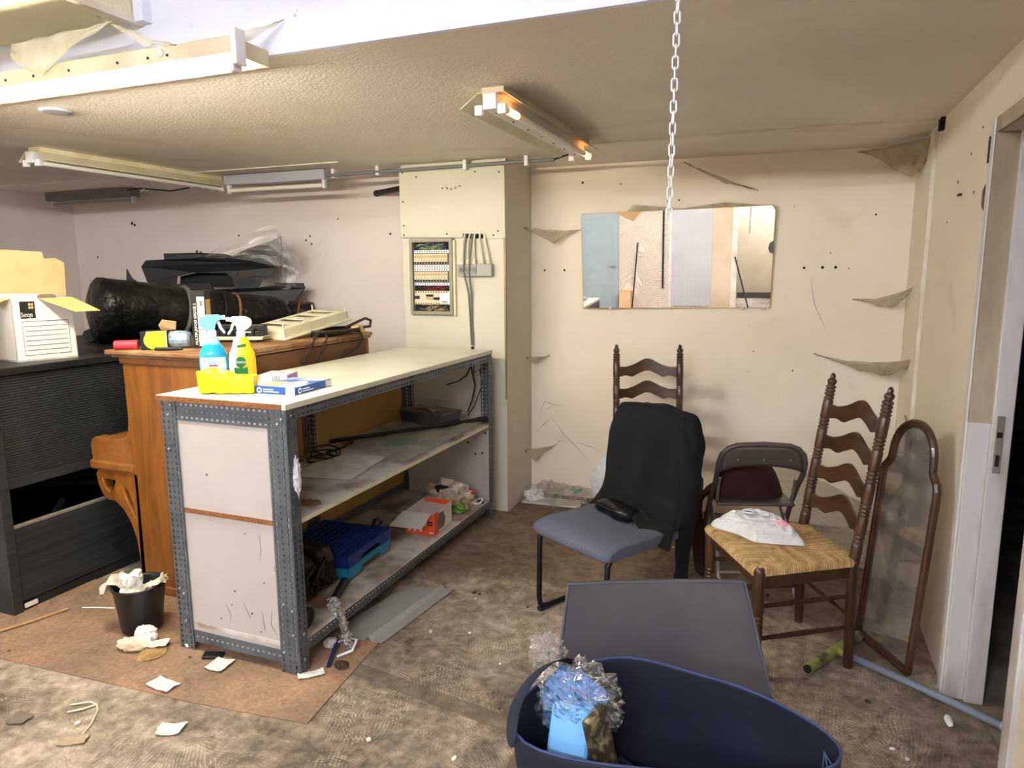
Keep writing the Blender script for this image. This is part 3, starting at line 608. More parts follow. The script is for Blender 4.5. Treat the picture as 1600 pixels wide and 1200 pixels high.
# junction box with cables
jb = thing('junction_box', 'grey switch box with cable glands beside the fuse box', 'junction box', (-1.84, pf, 1.525))
q = B(); q.bb((-1.965, pf-.055, 1.525), (-1.73, pf-.012, 1.60)); q.build('housing', m_greybox, jb, bevel=.005)
q = B(); q.bb((-1.955, pf-.06, 1.535), (-1.83, pf-.054, 1.592)); q.build('window', mat('smoked_cover', srgb(150, 146, 140), .2), jb, bevel=.002)
for k in range(4): q = B(); q.bb((-1.945+k*.03, pf-.062, 1.555), (-1.925+k*.03, pf-.059, 1.575)); q.build('switch_slot', m_print, jb)
cab_x = [-1.935, -1.90, -1.855, -1.80, -1.757]
for k, x in enumerate(cab_x):
    q = B(); q.lathe([(.012, 0), (.014, .004), (.014, .016), (.011, .018), (.011, .03), (.008, .036)], 10, Matrix.Translation((x, pf-.034, 1.598))); g = q.build('cable_gland', m_cream, jb)
    q = B(); xt = -1.93+.135*(k/4)+.005; q.tube([(x, pf-.034, 1.63), (x*.8+xt*.2, pf-.036, 1.68), (x*.3+xt*.7, pf-.035, 1.74), (xt, pf-.012, 1.787)], .0065, 8); q.build('cable', mat('cream_cable', srgb(212, 204, 184), .5), jb)
q = B(); q.bb((-1.935, pf-.004, 1.755), (-1.80, pf-.0005, 1.79)); q.build('cutout', m_hole, jb)
for k, dx in enumerate((0, .022)):
    q = B(); q.tube([(-1.915+dx*2, pf-.02, 1.785), (-1.91+dx*2, pf-.05, 1.7), (-1.915+dx*1.6, pf-.068, 1.56), (-1.90+dx, pf-.03, 1.42), (-1.895+dx*.6, pf-.02, 1.25), (-1.885+dx*.5, pf-.025, 1.09)] , .0055, 7); q.build('hanging_cable', m_wire, jb)
# cables continuing below the worktop
lc = thing('loose_cable', 'grey cables hanging in the open end of the slotted shelving', 'cable', (-1.84, 4.03, .66))
q = B(); q.tube([(-1.885, 4.075, 1.08), (-1.87, 4.03, .95), (-1.84, 4.02, .84), (-1.86, 4.02, .75), (-1.9, 4.03, .66)], .0045, 6); q.tube([(-1.875, 4.075, 1.08), (-1.86, 4.02, .98), (-1.9, 4.02, .90), (-1.96, 4.03, .86), (-2.05, 4.04, .83)], .0045, 6)
q.tube([(-1.87, 4.075, 1.05), (-1.84, 4.0, .92), (-1.8, 4.0, .95), (-1.79, 4.02, .85), (-1.85, 4.02, .7), (-1.9, 4.03, .64)], .004, 6); q.build('cable', m_dwire, lc)
# wall mirror
ta, tb = R(2.4), R(1.3)
nrm = V((math.sin(tb), -math.cos(ta)*math.cos(tb), -math.sin(ta))).normalized()
hx = V((0, 0, 1)).cross(nrm).normalized(); vy = nrm.cross(hx)
mo = V((-.70, D-.03, 1.62))
rollm = R(.7); hx2 = hx*math.cos(rollm)+vy*math.sin(rollm); vy2 = nrm.cross(hx2)
X = frame(mo, hx2, vy2)
mw = thing('wall_mirror', 'frameless rectangular mirror hung on the cream back wall', 'mirror', tuple(mo))
out = [(-.578, -.30), (.578, -.298), (.585, -.296), (.583, .10), (.59, .275), (.575, .302), (.2, .301), (-.37, .288), (-.41, .25), (-.48, .288), (-.575, .293), (-.588, .285)]
q = B(); q.prism([(-.578, -.30), (.578, -.298), (.587, .275), (.572, .302), (-.575, .302), (-.588, .285)], .005, X); q.build('glass', m_fmirror, mw)
q = B(); q.prism([(-.585, -.305), (.585, -.303), (.592, .27), (.578, .307), (-.58, .307), (-.592, .288)], .008, X @ Matrix.Translation((0, 0, -.0085))); q.build('backing', m_kraft, mw)
q = B(); q.prism([(-.37, .303), (-.20, .303), (-.215, .285), (-.25, .245), (-.29, .262)], .001, X @ Matrix.Translation((0, 0, .0052))); q.build('torn_tape', m_card, mw)
q = B(); q.prism([(.587, .02), (.565, .03), (.556, .055), (.562, .085), (.584, .10)], .001, X @ Matrix.Translation((0, 0, .0052))); q.build('worn_spot', m_print, mw)
for sx in (-.40, .42, .54):
    q = B(); q.box((sx, -.303, .004), (.016, .02, .016)); q.v = [X @ p for p in q.v]; q.build('clip', m_bolt, mw, bevel=.002)
q = B(); q.prism([(-.30, .30), (.55, .305), (.3, .335), (.05, .312), (-.1, .33), (-.25, .345)], .012, X @ Matrix.Translation((0, 0, -.012))); q.build('cobweb_fringe', m_web, mw)
# chain
ch = thing('hanging_chain', 'white steel chain hanging from the front ceiling before the mirror', 'chain', (-.285, 1.75, 1.68))
top, bot = V((-.272, 1.75, FZ)), V((-.284, 1.75, 1.672))
q = B(True); lk = []
for k in range(20):
    a = 2*math.pi*k/20; lk.append((math.cos(a)*.0066, 0, math.sin(a)*.0066 + (.0082 if math.sin(a) > 0 else -.0082)))
q.tube(lk, .0023, 7, closed=True); l0 = q.build('chain_link', m_chain, ch)
nl = int((top-bot).length/.0240)
for k in range(nl+1):
    p = bot+(top-bot)*(k/nl)-ch.location + V((0, 0, .014)); tw = .35 + .25*math.sin(k*.35)
    X = Matrix.Translation(p) @ Matrix.Rotation((k % 2)*math.pi/2+tw, 4, 'Z') @ Matrix.Rotation(.06*math.sin(k*1.7), 4, 'X')
    if k == 0: l0.matrix_basis = X
    else: share(l0, ch, X)
# ------------------------------------------------------------------ slotted steel shelving
SX0, SX1, SY0, SY1, SH = -2.313, -1.696, 2.042, 3.95, 1.078
sh = thing('shelving_unit', 'grey slotted-steel shelving with white worktop and white end panels', 'shelving', ((SX0+SX1)/2, (SY0+SY1)/2, 0))
def flange(b, o, al, ac, L, W, cols, pitch=.026):
    o, al, ac = V(o), V(al).normalized(), V(ac).normalized(); n = max(1, round(L/pitch)); p = L/n
    edges = [0]+[(cols[i][0]+cols[i+1][0])/2 for i in range(len(cols)-1)]+[1]
    for k in range(n):
        for j, (c, hw, hl, ph) in enumerate(cols):
            a0, a1 = edges[j]*W, edges[j+1]*W; l0, l1 = k*p, (k+1)*p; cm = c*W; lm = (l0+l1)/2+ph*p*.0
            pts = [(l0, a0), (l1, a0), (l1, a1), (l0, a1), (lm-hl, cm-hw), (lm+hl, cm-hw), (lm+hl, cm+hw), (lm-hl, cm+hw)]
            b.add([o+al*x+ac*y for x, y in pts], [(0, 1, 5, 4), (1, 2, 6, 5), (2, 3, 7, 6), (3, 0, 4, 7)])
C3 = [(.17, .0044, .0078, 0), (.5, .0034, .0036, 0), (.83, .0044, .0078, 0)]
C2 = [(.25, .0042, .0075, 0), (.75, .0042, .0075, 0)]
C1 = [(.5, .0045, .0075, 0)]
def post(x, y, sx, sy, wx, wy, z1=SH-.022, front3=True):
    q = B(); flange(q, (x, y, 0), (0, 0, 1), (sx, 0, 0), z1, wx, C3 if front3 else C2, .024); flange(q, (x, y, 0), (0, 0, 1), (0, sy, 0), z1, wy, C2, .024)
    return q.build('post', m_gal, sh, solid=.0028, off=0)
pfl = post(SX0+.008, SY0, 1, 1, .075, .05); pfr = post(SX1, SY0, -1, 1, .088, .055); post(SX1, SY1, -1, -1, .075, .05); post(SX0+.006, SY1, 1, -1, .06, .045); post(SX0+.006, 2.95, 1, -1, .045, .045)
def rail(o, al, ac, L, W, cols, name='rail', lip=None):
    q = B(); flange(q, o, al, ac, L, W, cols)
    if lip: flange(q, o, al, lip, L, .035, C1)
    q.build(name, m_gal, sh, solid=.0028, off=0)
rail((SX0+.07, SY0+.004, SH-.02), (1, 0, 0), (0, 0, -1), SX1-SX0-.13, .078, C3, lip=(0, 1, 0))
rail((SX0+.06, SY0+.004, .092), (1, 0, 0), (0, 0, -1), SX1-SX0-.12, .05, C1, lip=(0, 1, 0))
rail((SX1-.004, SY0+.04, SH-.02), (0, 1, 0), (0, 0, -1), SY1-SY0-.08, .045, C2, lip=(-1, 0, 0))
rail((SX1-.004, SY0+.04, .126), (0, 1, 0), (0, 0, -1), SY1-SY0-.08, .042, C2, lip=(-1, 0, 0))
rail((SX0+.012, SY0+.04, .126), (0, 1, 0), (0, 0, -1), SY1-SY0-.08, .042, C1)
rail((SX0+.012, SY0+.04, SH-.02), (0, 1, 0), (0, 0, -1), SY1-SY0-.08, .042, C1)
rail((SX0+.05, SY1-.006, SH-.02), (1, 0, 0), (0, 0, -1), SX1-SX0-.1, .042, C1)
rail((SX0+.014, SY0+.06, .195), (0, 1, 0), (0, 0, -1), SY1-SY0-.12, .05, C1, 'back_brace')
# worktop: white faces, raw chipboard near end
q = B(); q.bb((SX0-.008, SY0-.008, SH-.022), (SX1+.006, SY1+.005, SH)); wt = q.build('worktop', m_worktop, sh, bevel=.0015)
q = B(); q.bb((SX0-.0085, SY0-.0105, SH-.0215), (SX1-.012, SY0-.0075, SH-.001)); q.build('raw_end', m_chip, wt)
q = B(); q.bb((SX0+.022, SY0+.006, .6205), (SX1-.012, SY0+.018, SH-.024)); q.build('end_panel', m_white, sh)
q = B(); q.bb((SX0+.022, SY0+.006, .05), (SX1-.012, SY0+.018, .6015)); ep = q.build('end_panel', m_white, sh)
for x, z, r in ((-2.1, .77, .004), (-1.93, .55, .003), (-2.0, .3, .004), (-2.02, .24, .003), (-1.92, .22, .004), (-1.85, .36, .003), (-2.08, .17, .003), (-1.88, .15, .003)):
    q = B(); q.cyl((x, SY0+.007, z), (x, SY0+.0048, z), r, n=6); q.build('screw_hole', m_hole, ep)
for P in ([(-1.86, .56), (-1.855, .5), (-1.862, .45)], [(-1.8, .44), (-1.785, .40)], [(-2.05, .235), (-2.03, .2), (-2.035, .16)], [(-1.96, .26), (-1.93, .2)], [(-1.87, .24), (-1.86, .16)], [(-1.82, .25), (-1.83, .19), (-1.8, .15)]):
    q = B(); q.tube([(x, SY0+.0058, z) for x, z in P], [.0006, .0014, .0006][:len(P)], 4); q.build('scuff', m_print, ep)
def shelf_board(z, m, y1):
    q = B(); q.bb((SX0+.01, SY0+.004, z-.018), (SX1-.008, y1, z)); o = q.build('shelf_board', m, sh, bevel=.001)
    q = B(); q.bb((SX1-.0082, SY0+.03, z-.0178), (SX1-.006, y1, z-.0002)); q.build('edge_band', m_cream, o)
    return o
s1 = shelf_board(.62, m_dusty, SY1-.012)
q = B(); q.bb((SX0+.075, SY0+.0015, .6018), (SX1-.085, SY0+.0055, .6202)); q.build('raw_end', m_chip, s1)
s2 = shelf_board(.128, m_dusty, SY1-.03)
q = B(); q.bb((SX0+.03, SY1-.028, .128), (SX1-.012, SY1-.014, .6)); fp = q.build('end_panel', m_white, sh)
for x, z in ((-1.85, .49), (-1.75, .43), (-1.8, .42), (-1.73, .56)): q = B(); q.cyl((x, SY1-.029, z), (x, SY1-.03, z), .007, n=7); q.build('screw_hole', m_hole, fp)
q = B(); q.bb((SX0-.002, SY0+.03, .05), (SX0+.003, SY1, SH-.02)); q.build('back_panel', m_hard, sh)
for x, z in ((SX0+.06, 1.04), (SX0+.045, 1.0), (SX0+.035, .86), (SX1-.02, 1.02), (SX1-.04, 1.0), (SX1-.02, .27), (SX1-.02, .17), (SX0+.05, .25), (SX0+.03, .27), (SX0+.05, .13), (SX1-.07, .09), (SX1-.06, .29)):
    q = B(); q.lathe([(.0065, 0), (.006, .003), (.003, .005)], 8, frame((x, SY0-.0015, z), (1, 0, 0), (0, 0, 1))); q.build('bolt', m_bolt, sh)
for y, z in ((SY0+.03, .165), (SY0+.03, .06), (SY1-.03, .6), (SY0+.025, 1.03)):
    q = B(); q.lathe([(.0065, 0), (.006, .003), (.003, .005)], 8, frame((SX1+.0015, y, z), (0, 1, 0), (0, 0, 1))); q.build('bolt', m_bolt, sh)
# scraps on the front right post
crumple('torn_tape', m_plas, (SX1+.006, SY0+.035, .80), (.012, .016, .06), 5, .6, 4, 14, 16, sh, False)
# hardboard sheet on the floor
q = B(); q.prism([(-3.9, 1.99), (-3.17, 1.865), (-2.93, 1.708), (-2.26, 1.745), (-1.95, 1.762), (-1.488, 1.812), (-1.552, 2.40), (-1.75, 2.42), (-2.7, 2.38), (-3.9, 2.4)], .004, Matrix.Translation((0, 0, .0005)))
q.build('hardboard_sheet', m_sheet, None, 'brown hardboard sheet on floor under shelving and bucket', 'sheet', bevel=.001)
# ------------------------------------------------------------------ piano
pn = thing('upright_piano', 'honey-brown upright piano standing behind the slotted shelving', 'piano', (-2.65, 3.0, 0))
PY0, PY1 = 2.385, 3.60
def px(poly, y0, y1): return poly, y1-y0, frame((0, y1, 0), (1, 0, 0), (0, 0, 1))
q = B(); q.prism(*px([(-2.345, .03), (-2.90, .03), (-2.915, .11), (-2.905, .5), (-2.915, 1.165), (-2.345, 1.165)], PY0, PY0+.035)); q.build('end_panel', m_piano, pn, bevel=.004)
q = B(); q.prism(*px([(-2.345, .03), (-2.90, .03), (-2.915, 1.165), (-2.345, 1.165)], PY1-.035, PY1)); q.build('end_panel', m_piano, pn, bevel=.004)
q = B(); q.bb((-2.36, PY0+.03, .05), (-2.345, PY1-.03, 1.16)); q.build('back_board', m_pianoback, pn)
q = B(); q.bb((-2.90, PY0+.035, .78), (-2.885, PY1-.035, 1.16)); q.build('front_panel', m_piano, pn)
q = B(); q.bb((-2.90, PY0+.035, .05), (-2.885, PY1-.035, .6)); q.build('lower_panel', m_piano, pn)
q = B(); q.bb((-2.96, PY0-.02, 1.165), (-2.338, PY1+.02, 1.178)); q.bb((-2.985, PY0-.035, 1.178), (-2.334, PY1+.03, 1.2)); q.build('lid', m_ptop, pn, bevel=.006)
q = B(); q.bb((-2.925, PY0-.008, 1.135), (-2.345, PY0, 1.165)); q.build('cornice', m_piano_end, pn, bevel=.004)
# key bed with curved cheek
arm = [(-2.90, .60), (-3.17, .60), (-3.18, .64), (-3.17, .65), (-3.175, .72), (-3.165, .75), (-3.135, .765), (-3.0, .76), (-2.95, .765), (-2.915, .80), (-2.905, .86), (-2.90, .86)]
q = B(); q.prism(*px(arm, PY0-.004, PY0+.05)); q.build('cheek', m_piano_end, pn, bevel=.006)
q = B(); q.prism(*px(arm, PY1-.05, PY1)); q.build('cheek', m_piano_end, pn, bevel=.006)
q = B(); q.bb((-3.165, PY0+.05, .60), (-2.9, PY1-.05, .75)); q.build('fallboard', m_piano_end, pn, bevel=.01)
q = B(); q.bb((-3.19, PY0-.012, .598), (-2.895, PY0+.06, .648)); q.build('moulding', m_piano_end, pn, bevel=.012)
# scroll leg with cut-outs
leg = [(-2.905, .60), (-3.145, .60), (-3.165, .575), (-3.155, .52), (-3.13, .47), (-3.09, .445), (-3.05, .445), (-3.0, .41), (-2.955, .345), (-2.925, .26), (-2.915, .16), (-2.915, .05), (-2.88, .05), (-2.88, .6)]
h1 = [(-3.12, .555), (-3.035, .55), (-3.05, .515), (-3.06, .495), (-3.085, .49), (-3.105, .505)]
h2 = [(-2.985, .535), (-2.955, .50), (-2.925, .43), (-2.915, .37), (-2.945, .42), (-2.975, .475)]
for y0, y1 in ((PY0+.0, PY0+.05), (PY1-.06, PY1-.01)):
    q = B(); q.prism([leg, h1, h2], y1-y0, frame((0, y1, 0), (1, 0, 0), (0, 0, 1))); q.build('scroll_leg', m_piano, pn, bevel=.005)
q = B(); q.bb((-3.02, PY0-.004, 0), (-2.34, PY0+.06, .05)); q.build('foot', m_piano_end, pn, bevel=.008)
q = B(); q.bb((-3.02, PY1-.06, 0), (-2.34, PY1, .05)); q.build('foot', m_piano_end, pn, bevel=.008)
# ------------------------------------------------------------------ black tambour cabinet
cb = thing('tambour_cabinet', 'black tambour cabinet standing left of the piano', 'cabinet', (-3.6, 3.0, 0))
KX, KY0, KY1, KH = -3.245, 1.97, 4.3, 1.14
q = B(); q.bb((-4.5, KY0, KH-.035), (KX+.015, KY1, KH)); q.build('top', m_blk, cb, bevel=.004)
q = B(); q.bb((-4.5, KY0, 0), (KX+.01, KY0+.045, KH-.035)); q.build('side_panel', m_blkcab, cb, bevel=.003)
q = B(); q.bb((-4.5, KY1-.03, 0), (KX, KY1, KH-.035)); q.build('side_panel', m_blkcab, cb)
q = B(); q.bb((-4.5, KY0, 0), (-4.48, KY1, KH-.035)); q.build('back_panel', m_blkint, cb)
q = B(); q.bb((-4.48, KY0+.03, .03), (KX-.02, KY1-.03, .05)); q.build('bottom', m_blkint, cb)
z = 1.1; k = 0
sl0 = None
while z > .64:
    if sl0 is None: q = B(); q.bb((KX-.02, KY0+.045, z-.0105), (KX-.004, KY1-.03, z)); sl0 = q.build('shutter_slat', m_blkcab, cb, bevel=.0015); sl0.data.update()
    else: share(sl0, cb, Matrix.Translation((0, 0, -(1.1-z))))
    z -= .0125
q = B(); q.bb((KX-.022, KY0+.045, .588), (KX+.002, KY1-.03, z)); q.build('shutter_end_slat', m_blkcab, cb, bevel=.002)
q = B(); q.bb((KX-.02, KY0+.045, .05), (KX, KY1-.03, .405)); dp = q.build('lower_shutter', m_blkcab, cb, bevel=.002)
q = B(); q.bb((KX-.022, KY0+.045, .402), (KX+.002, KY1-.03, .412)); q.build('light_edge', mat('worn_grey_edge', srgb(132, 126, 116), .5), dp)
q = B(); q.bb((KX-.03, KY0+.045, 0), (KX-.004, KY1-.03, .045)); q.build('plinth', m_blk, cb)
q = B(); q.bb((KX+.0102, KY0+.05, .02), (KX+.0125, KY0+.11, .042)); st = q.build('sticker', m_paper, cb)
q.v = q.v
for P in ([(-3.5, 2.15, .06), (-3.3, 2.3, .45)], [(-3.6, 2.25, .5), (-3.35, 2.75, .42)], [(-3.5, 2.45, .5), (-3.35, 2.9, .47)]):
    q = B(); q.tube(P, .014, 4, smooth=False); q.build('loose_bar', m_blk, cb)
# ------------------------------------------------------------------ things on the cabinet
ab = thing('archive_box', 'open white archive box with printed lines on the black cabinet', 'box', (-3.47, 2.4, KH))
e = V((math.cos(R(78)), math.sin(R(78)), 0)); nn = V((-e.y, e.x, 0))   # e along the printed face, nn pointing back
p0 = V((-3.372, 2.205, KH)); L_, W_, H_ = .27, .24, .30
def bx(u, w_, h): return p0+e*(u*L_)+nn*(w_*W_)+V((0, 0, h*H_))
q = B(); t_ = .02
for A in ([(0, 0), (1, 0), (1, t_), (0, t_)], [(0, 1-t_), (1, 1-t_), (1, 1), (0, 1)], [(0, 0), (t_, 0), (t_, 1), (0, 1)], [(1-t_, 0), (1, 0), (1, 1), (1-t_, 1)]):
    q.hexa([bx(u, v, 0) for u, v in A], [bx(u, v, 1) for u, v in A])
q.hexa([bx(u, v, 0) for u, v in ((0, 0), (1, 0), (1, 1), (0, 1))], [bx(u, v, .03) for u, v in ((0, 0), (1, 0), (1, 1), (0, 1))]); q.build('carton', m_boxw, ab)
XF = frame(p0-nn*.0012, e, (0, 0, 1)) @ Matrix.Diagonal((.675, 1, 1, 1))
q = B(); q.bb((.05, .205, 0), (.145, .285, .0008)); q.v = [XF @ p for p in q.v]; lg = q.build('logo_patch', m_ink, ab)
text('Sencys', .032, XF @ Matrix.Translation((.053, .212, .001)), m_boxw, ab, 'lettering', sx=.85)
for i in (0, 1):
    for j in (0, 1): q = B(); q.bb((.105+i*.017, .25+j*.015, .0008), (.118+i*.017, .261+j*.015, .0016)); q.v = [XF @ p for p in q.v]; q.build('logo_square', m_kraft, lg)
def lines(x0, x1, y0, y1, n):
    q = B()
    for k in range(n+1): y = y0+(y1-y0)*k/n; q.bb((x0+(.012 if 0 < k < n else 0), y-.0009, 0), (x1-(.012 if 0 < k < n else 0), y+.0009, .0008))
    for x in (x0, x1): q.bb((x-.0009, y0, 0), (x+.0009, y1, .0008))
    q.v = [XF @ p for p in q.v]; q.build('printed_lines', m_ink, ab)
lines(.055, .355, .03, .19, 7)
# flaps
q = B(); w1 = e*.40
def flap(pts, m, name='flap'):
    q = B(); n = len(pts); c = (pts[1]-pts[0]).cross(pts[2]-pts[0]).normalized()*.003
    q.add(pts+[p+c for p in pts], [tuple(range(n))[::-1], tuple(range(n, 2*n))]+[(i, (i+1) % n, (i+1) % n+n, i+n) for i in range(n)]); return q.build(name, m, ab)
tp = lambda u, w_, h=1: bx(u, w_, h)
dn = -nn*.13+V((0, 0, -.065))+e*.05
flap([tp(.42, 0), tp(1.0, 0), tp(1.05, 0)+dn, tp(.62, 0)+dn*1.02], m_kraft)
flap([tp(.42, 0)-nn*.001, tp(.72, 0)-nn*.001, tp(.72, 0)+V((0, 0, .01)), tp(.66, 0)+V((0, 0, .017)), tp(.5, 0)+V((0, 0, .017)), tp(.42, 0)+V((0, 0, .01))], m_print)
upv = nn*.05+V((0, 0, .25))
flap([tp(-.45, 1), tp(-.45, 1)+upv*.72, tp(.18, 1)+upv*.75, tp(.2, 1)+upv*.66, tp(.24, 1)+upv*.66, tp(.26, 1)+upv*.84, tp(.36, 1)+upv*.93, tp(1.02, 1)+upv*.9, tp(1.04, 1)+upv*.76, tp(1.24, 1)+upv*.78, tp(1.38, 1)+upv*.68, tp(1.3, 1)], m_card)
flap([tp(0, .02), tp(0, .98), tp(0, .9)-e*.13+V((0, 0, .02)), tp(0, .1)-e*.12-V((0, 0, .05))], m_kraft)
for k in range(3):
    q = B(); q.box(bx(-.1, .5, 1.009+.0205*k), (.30, .19, .006), (0, 0, math.atan2(e.y, e.x)+.06*k)); q.build('paper_sheet', m_paper, None, 'white paper sheets lying on top of the archive box', 'paper', 'paper sheets on archive box')
q = B(); q.box(bx(.35, .5, .55), (.15, .2, .26), (0, 0, math.atan2(e.y, e.x))); q.build('folder', mat('dark_violet_folder', srgb(58, 40, 64), .6), None, 'dark violet folder inside the archive box', 'folder', org=bx(.35, .5, .1))
crumple('paper_bag', m_kraft, (-3.52, 2.08, KH+.085), (.09, .07, .14), 3, .3, 2.5, 24, 16, None, label='crumpled tan paper bag beside the archive box', cat='bag')
# big wrapped roll
S_, E_ = V((-3.80, 2.93, 1.353)), V((-3.30, 4.05, 1.258))
def roll(name, S_, E_, r0, r1, label, seed, n=26):
    t = thing(name, label, 'roll', tuple((S_+E_)/2-V((0, 0, .15)))); ax = (E_-S_).normalized(); u = ax.cross(V((0, 0, 1))).normalized(); w_ = u.cross(ax)
    q = B()
    def fn(a, v):
        an = 2*math.pi*a; r = r0+(r1-r0)*v**.8; r *= 1+.05*math.sin(an*3+v*5)+.09*nz((math.cos(an)*2, math.sin(an)*2, v*9), 1.2, seed)
        if v < .04: r *= .45+.55*(v/.04)**.5
        if v > .97: r *= .5
        r *= 1-.07*math.exp(-((v-.42)/.02)**2)-.07*math.exp(-((v-.68)/.015)**2)
        return S_+(E_-S_)*v+u*(r*math.cos(an))+w_*(r*math.sin(an)*.96)
    q.grid(fn, n, 50, True); q.f.append(list(range(n))[::-1]); q.mi.append(0); q.sm.append(True); L0 = n*49; q.f.append(list(range(L0, L0+n))); q.mi.append(0); q.sm.append(True)
    q.build('film_wrap', m_blk_soft, t)
    for v, rr, m, wd in ((.42, .99, mat('dull_green_strap', srgb(98, 100, 88), .7), .016), (.68, .98, mat('brown_twine', srgb(120, 88, 62), .8), .01), (.6, 1.0, m_dwire, .005)):
        r = (r0+(r1-r0)*v**.8)*rr*.99; pts = []
        for j in range(24): an = 2*math.pi*j/24; pts.append(S_+(E_-S_)*(v+.01*math.sin(an))+u*(r*math.cos(an))+w_*(r*math.sin(an)*.97))
        q = B(); q.tube(pts, wd, 6, closed=True); q.build('strap', m, t)
    return t
roll('wrapped_roll', S_, E_, .212, .115, 'long black film-wrapped roll tied with straps on the cabinet', 2)
q = B()
def tail(u, v):
    y = 2.70+.085*(u-.5)*(1-.3*v)+.02*math.sin(v*7); n_ = nv3((u*3, v*5, 0), 1.5, 9)*.02
    if v < .36: return V((-3.36+.15*v/.36, y, 1.147+abs(n_.z)*.6))
    t_ = (v-.36)/.64; return V((-3.214+abs(n_.x)+.012*math.sin(t_*3), y+n_.y, 1.148-.185*t_))
q.grid(tail, 7, 22, smooth=False); q.build('film_tail', m_blk_soft, None, 'loose black film tail hanging over the cabinet edge', 'film', solid=.002)
q = B(); q.tube([(-3.98, 3.05, 1.18), (-4.15, 3.3, 1.18), (-4.35, 3.55, 1.18)], .04, 8); q.build('black_hose', m_blk, None, 'short black hose lying behind the wrapped roll', 'hose')
# car bumper parts
bp = thing('car_bumper', 'black plastic car bumper cover lying on the wrapped roll', 'bumper', (-4.0, 4.1, 1.42))
def plate(prof, X, t_, bend=0, name='skin', m=m_bumper, par=None, holes=()):
    q = B(); q.prism([prof]+list(holes), t_, None)
    q.v = [X @ V((p.x, p.y, p.z+bend*((p.x)**2))) for p in q.v]; return q.build(name, m, par or bp, bevel=.004)
# axis direction of the bumper: across the view, from left-front to right-back
bxd = V((.86, .42, 0)).normalized()
Xb = frame((-4.0, 4.08, 1.43), bxd, (0, -.12, 1))
main = [(-.47, .06), (-.50, .17), (-.46, .215), (-.10, .235), (.02, .255), (.2, .245), (.34, .20), (.47, .16), (.44, .09), (.36, .06), (.33, .005), (.17, .0), (.16, .09), (.12, .125), (-.1, .13), (-.24, .10), (-.26, .0), (-.42, .0)]
oval = [(.25+.055*math.cos(a), .115+.028*math.sin(a)) for a in [i*math.pi/8 for i in range(16)]][::-1]
plate(main, Xb, .02, -.25, 'skin', holes=[oval])
plate([(-.40, -.288), (.30, -.288), (.33, .012), (.17, .015), (.1, -.03), (-.2, -.03), (-.27, .015), (-.42, .012)], Xb @ Matrix.Translation((0, 0, -.012)), .02, -.25, 'lower_skirt')
plate([(-.34, .21), (-.34, .262), (-.1, .268), (.1, .26), (.3, .2), (.0, .22)], Xb @ Matrix.Translation((0, 0, -.06)), .02, -.2, 'upper_lip')
plate([(-.26, .01), (.17, .01), (.16, .10), (.1, .125), (-.1, .125), (-.25, .09)], Xb @ Matrix.Translation((0, 0, -.09)), .01, -.2, 'inner_liner', m_blkint)
plate([(-.60, .19), (-.565, .12), (-.50, .07), (-.38, .035), (-.2, .02), (-.2, -.03), (-.5, -.03), (-.585, .03), (-.61, .10)], frame((-3.98, 4.06, 1.40), bxd, (0, -.05, 1)), .015, -.1, 'spoiler_tip')
lo = thing('lower_spoiler', 'long black plastic spoiler strip under the car bumper', 'bumper', (-3.8, 4.1, 1.34))
plate([(-.36, .1), (-.1, .11), (-.08, .06), (.2, .07), (.36, .085), (.36, .105), (.56, .10), (.57, .06), (.5, -.03), (.2, -.04), (-.1, -.02), (-.4, .02)], frame((-3.884, 4.10, 1.375), bxd, (0, -.1, 1)), .03, -.12, 'strip', m_bumper, lo)
r2 = roll('small_roll', V((-3.56, 4.14, 1.245)), V((-3.25, 4.31, 1.245)), .10, .095, 'small dark rolled bundle under the black spoiler strip', 6, 18)
# clear film over a grey panel
cf = thing('film_wrapped_panel', 'grey panel wrapped in crumpled clear film on the car bumper', 'panel', (-3.7, 4.2, 1.6))
Xp = frame((-3.82, 4.16, 1.60), bxd, (0, .1, 1))
q = B(); q.prism([(-.05, .08), (.12, .055), (.31, .015), (.335, .14), (.33, .235), (.25, .20), (.1, .15)], .03, Xp @ Matrix.Translation((0, -.02, .012))); q.build('panel', mat('grey_panel', srgb(64, 63, 62), .6), cf)
q = B()
def film(u, v):
    x = -.2+.62*u; top = .07+.22*math.sin(min(1, u*1.25)*1.45)*(1-max(0, u-.8)*3.4); lowr = .06-.25*max(0, u-.62)
    y = lowr+(top-lowr)*v; return Xp @ (V((x, y, .03*math.sin(v*math.pi)+.05))+nv3((u*5, v*5, 0), 1.3, 4)*.015)
q.grid(film, 22, 12, smooth=False); q.build('film', m_haze, cf)
q = B()
def film2(u, v): 
    x = .30+.13*u; y = .23-.40*v-.12*u*(1-v); return Xp @ (V((x+.03*math.sin(v*3), y, .03*math.sin(u*3)))+nv3((u*4, v*6, 1), 1.3, 8)*.02)
q.grid(film2, 8, 16, smooth=False); q.build('film_tail', m_clear, cf, solid=.001)
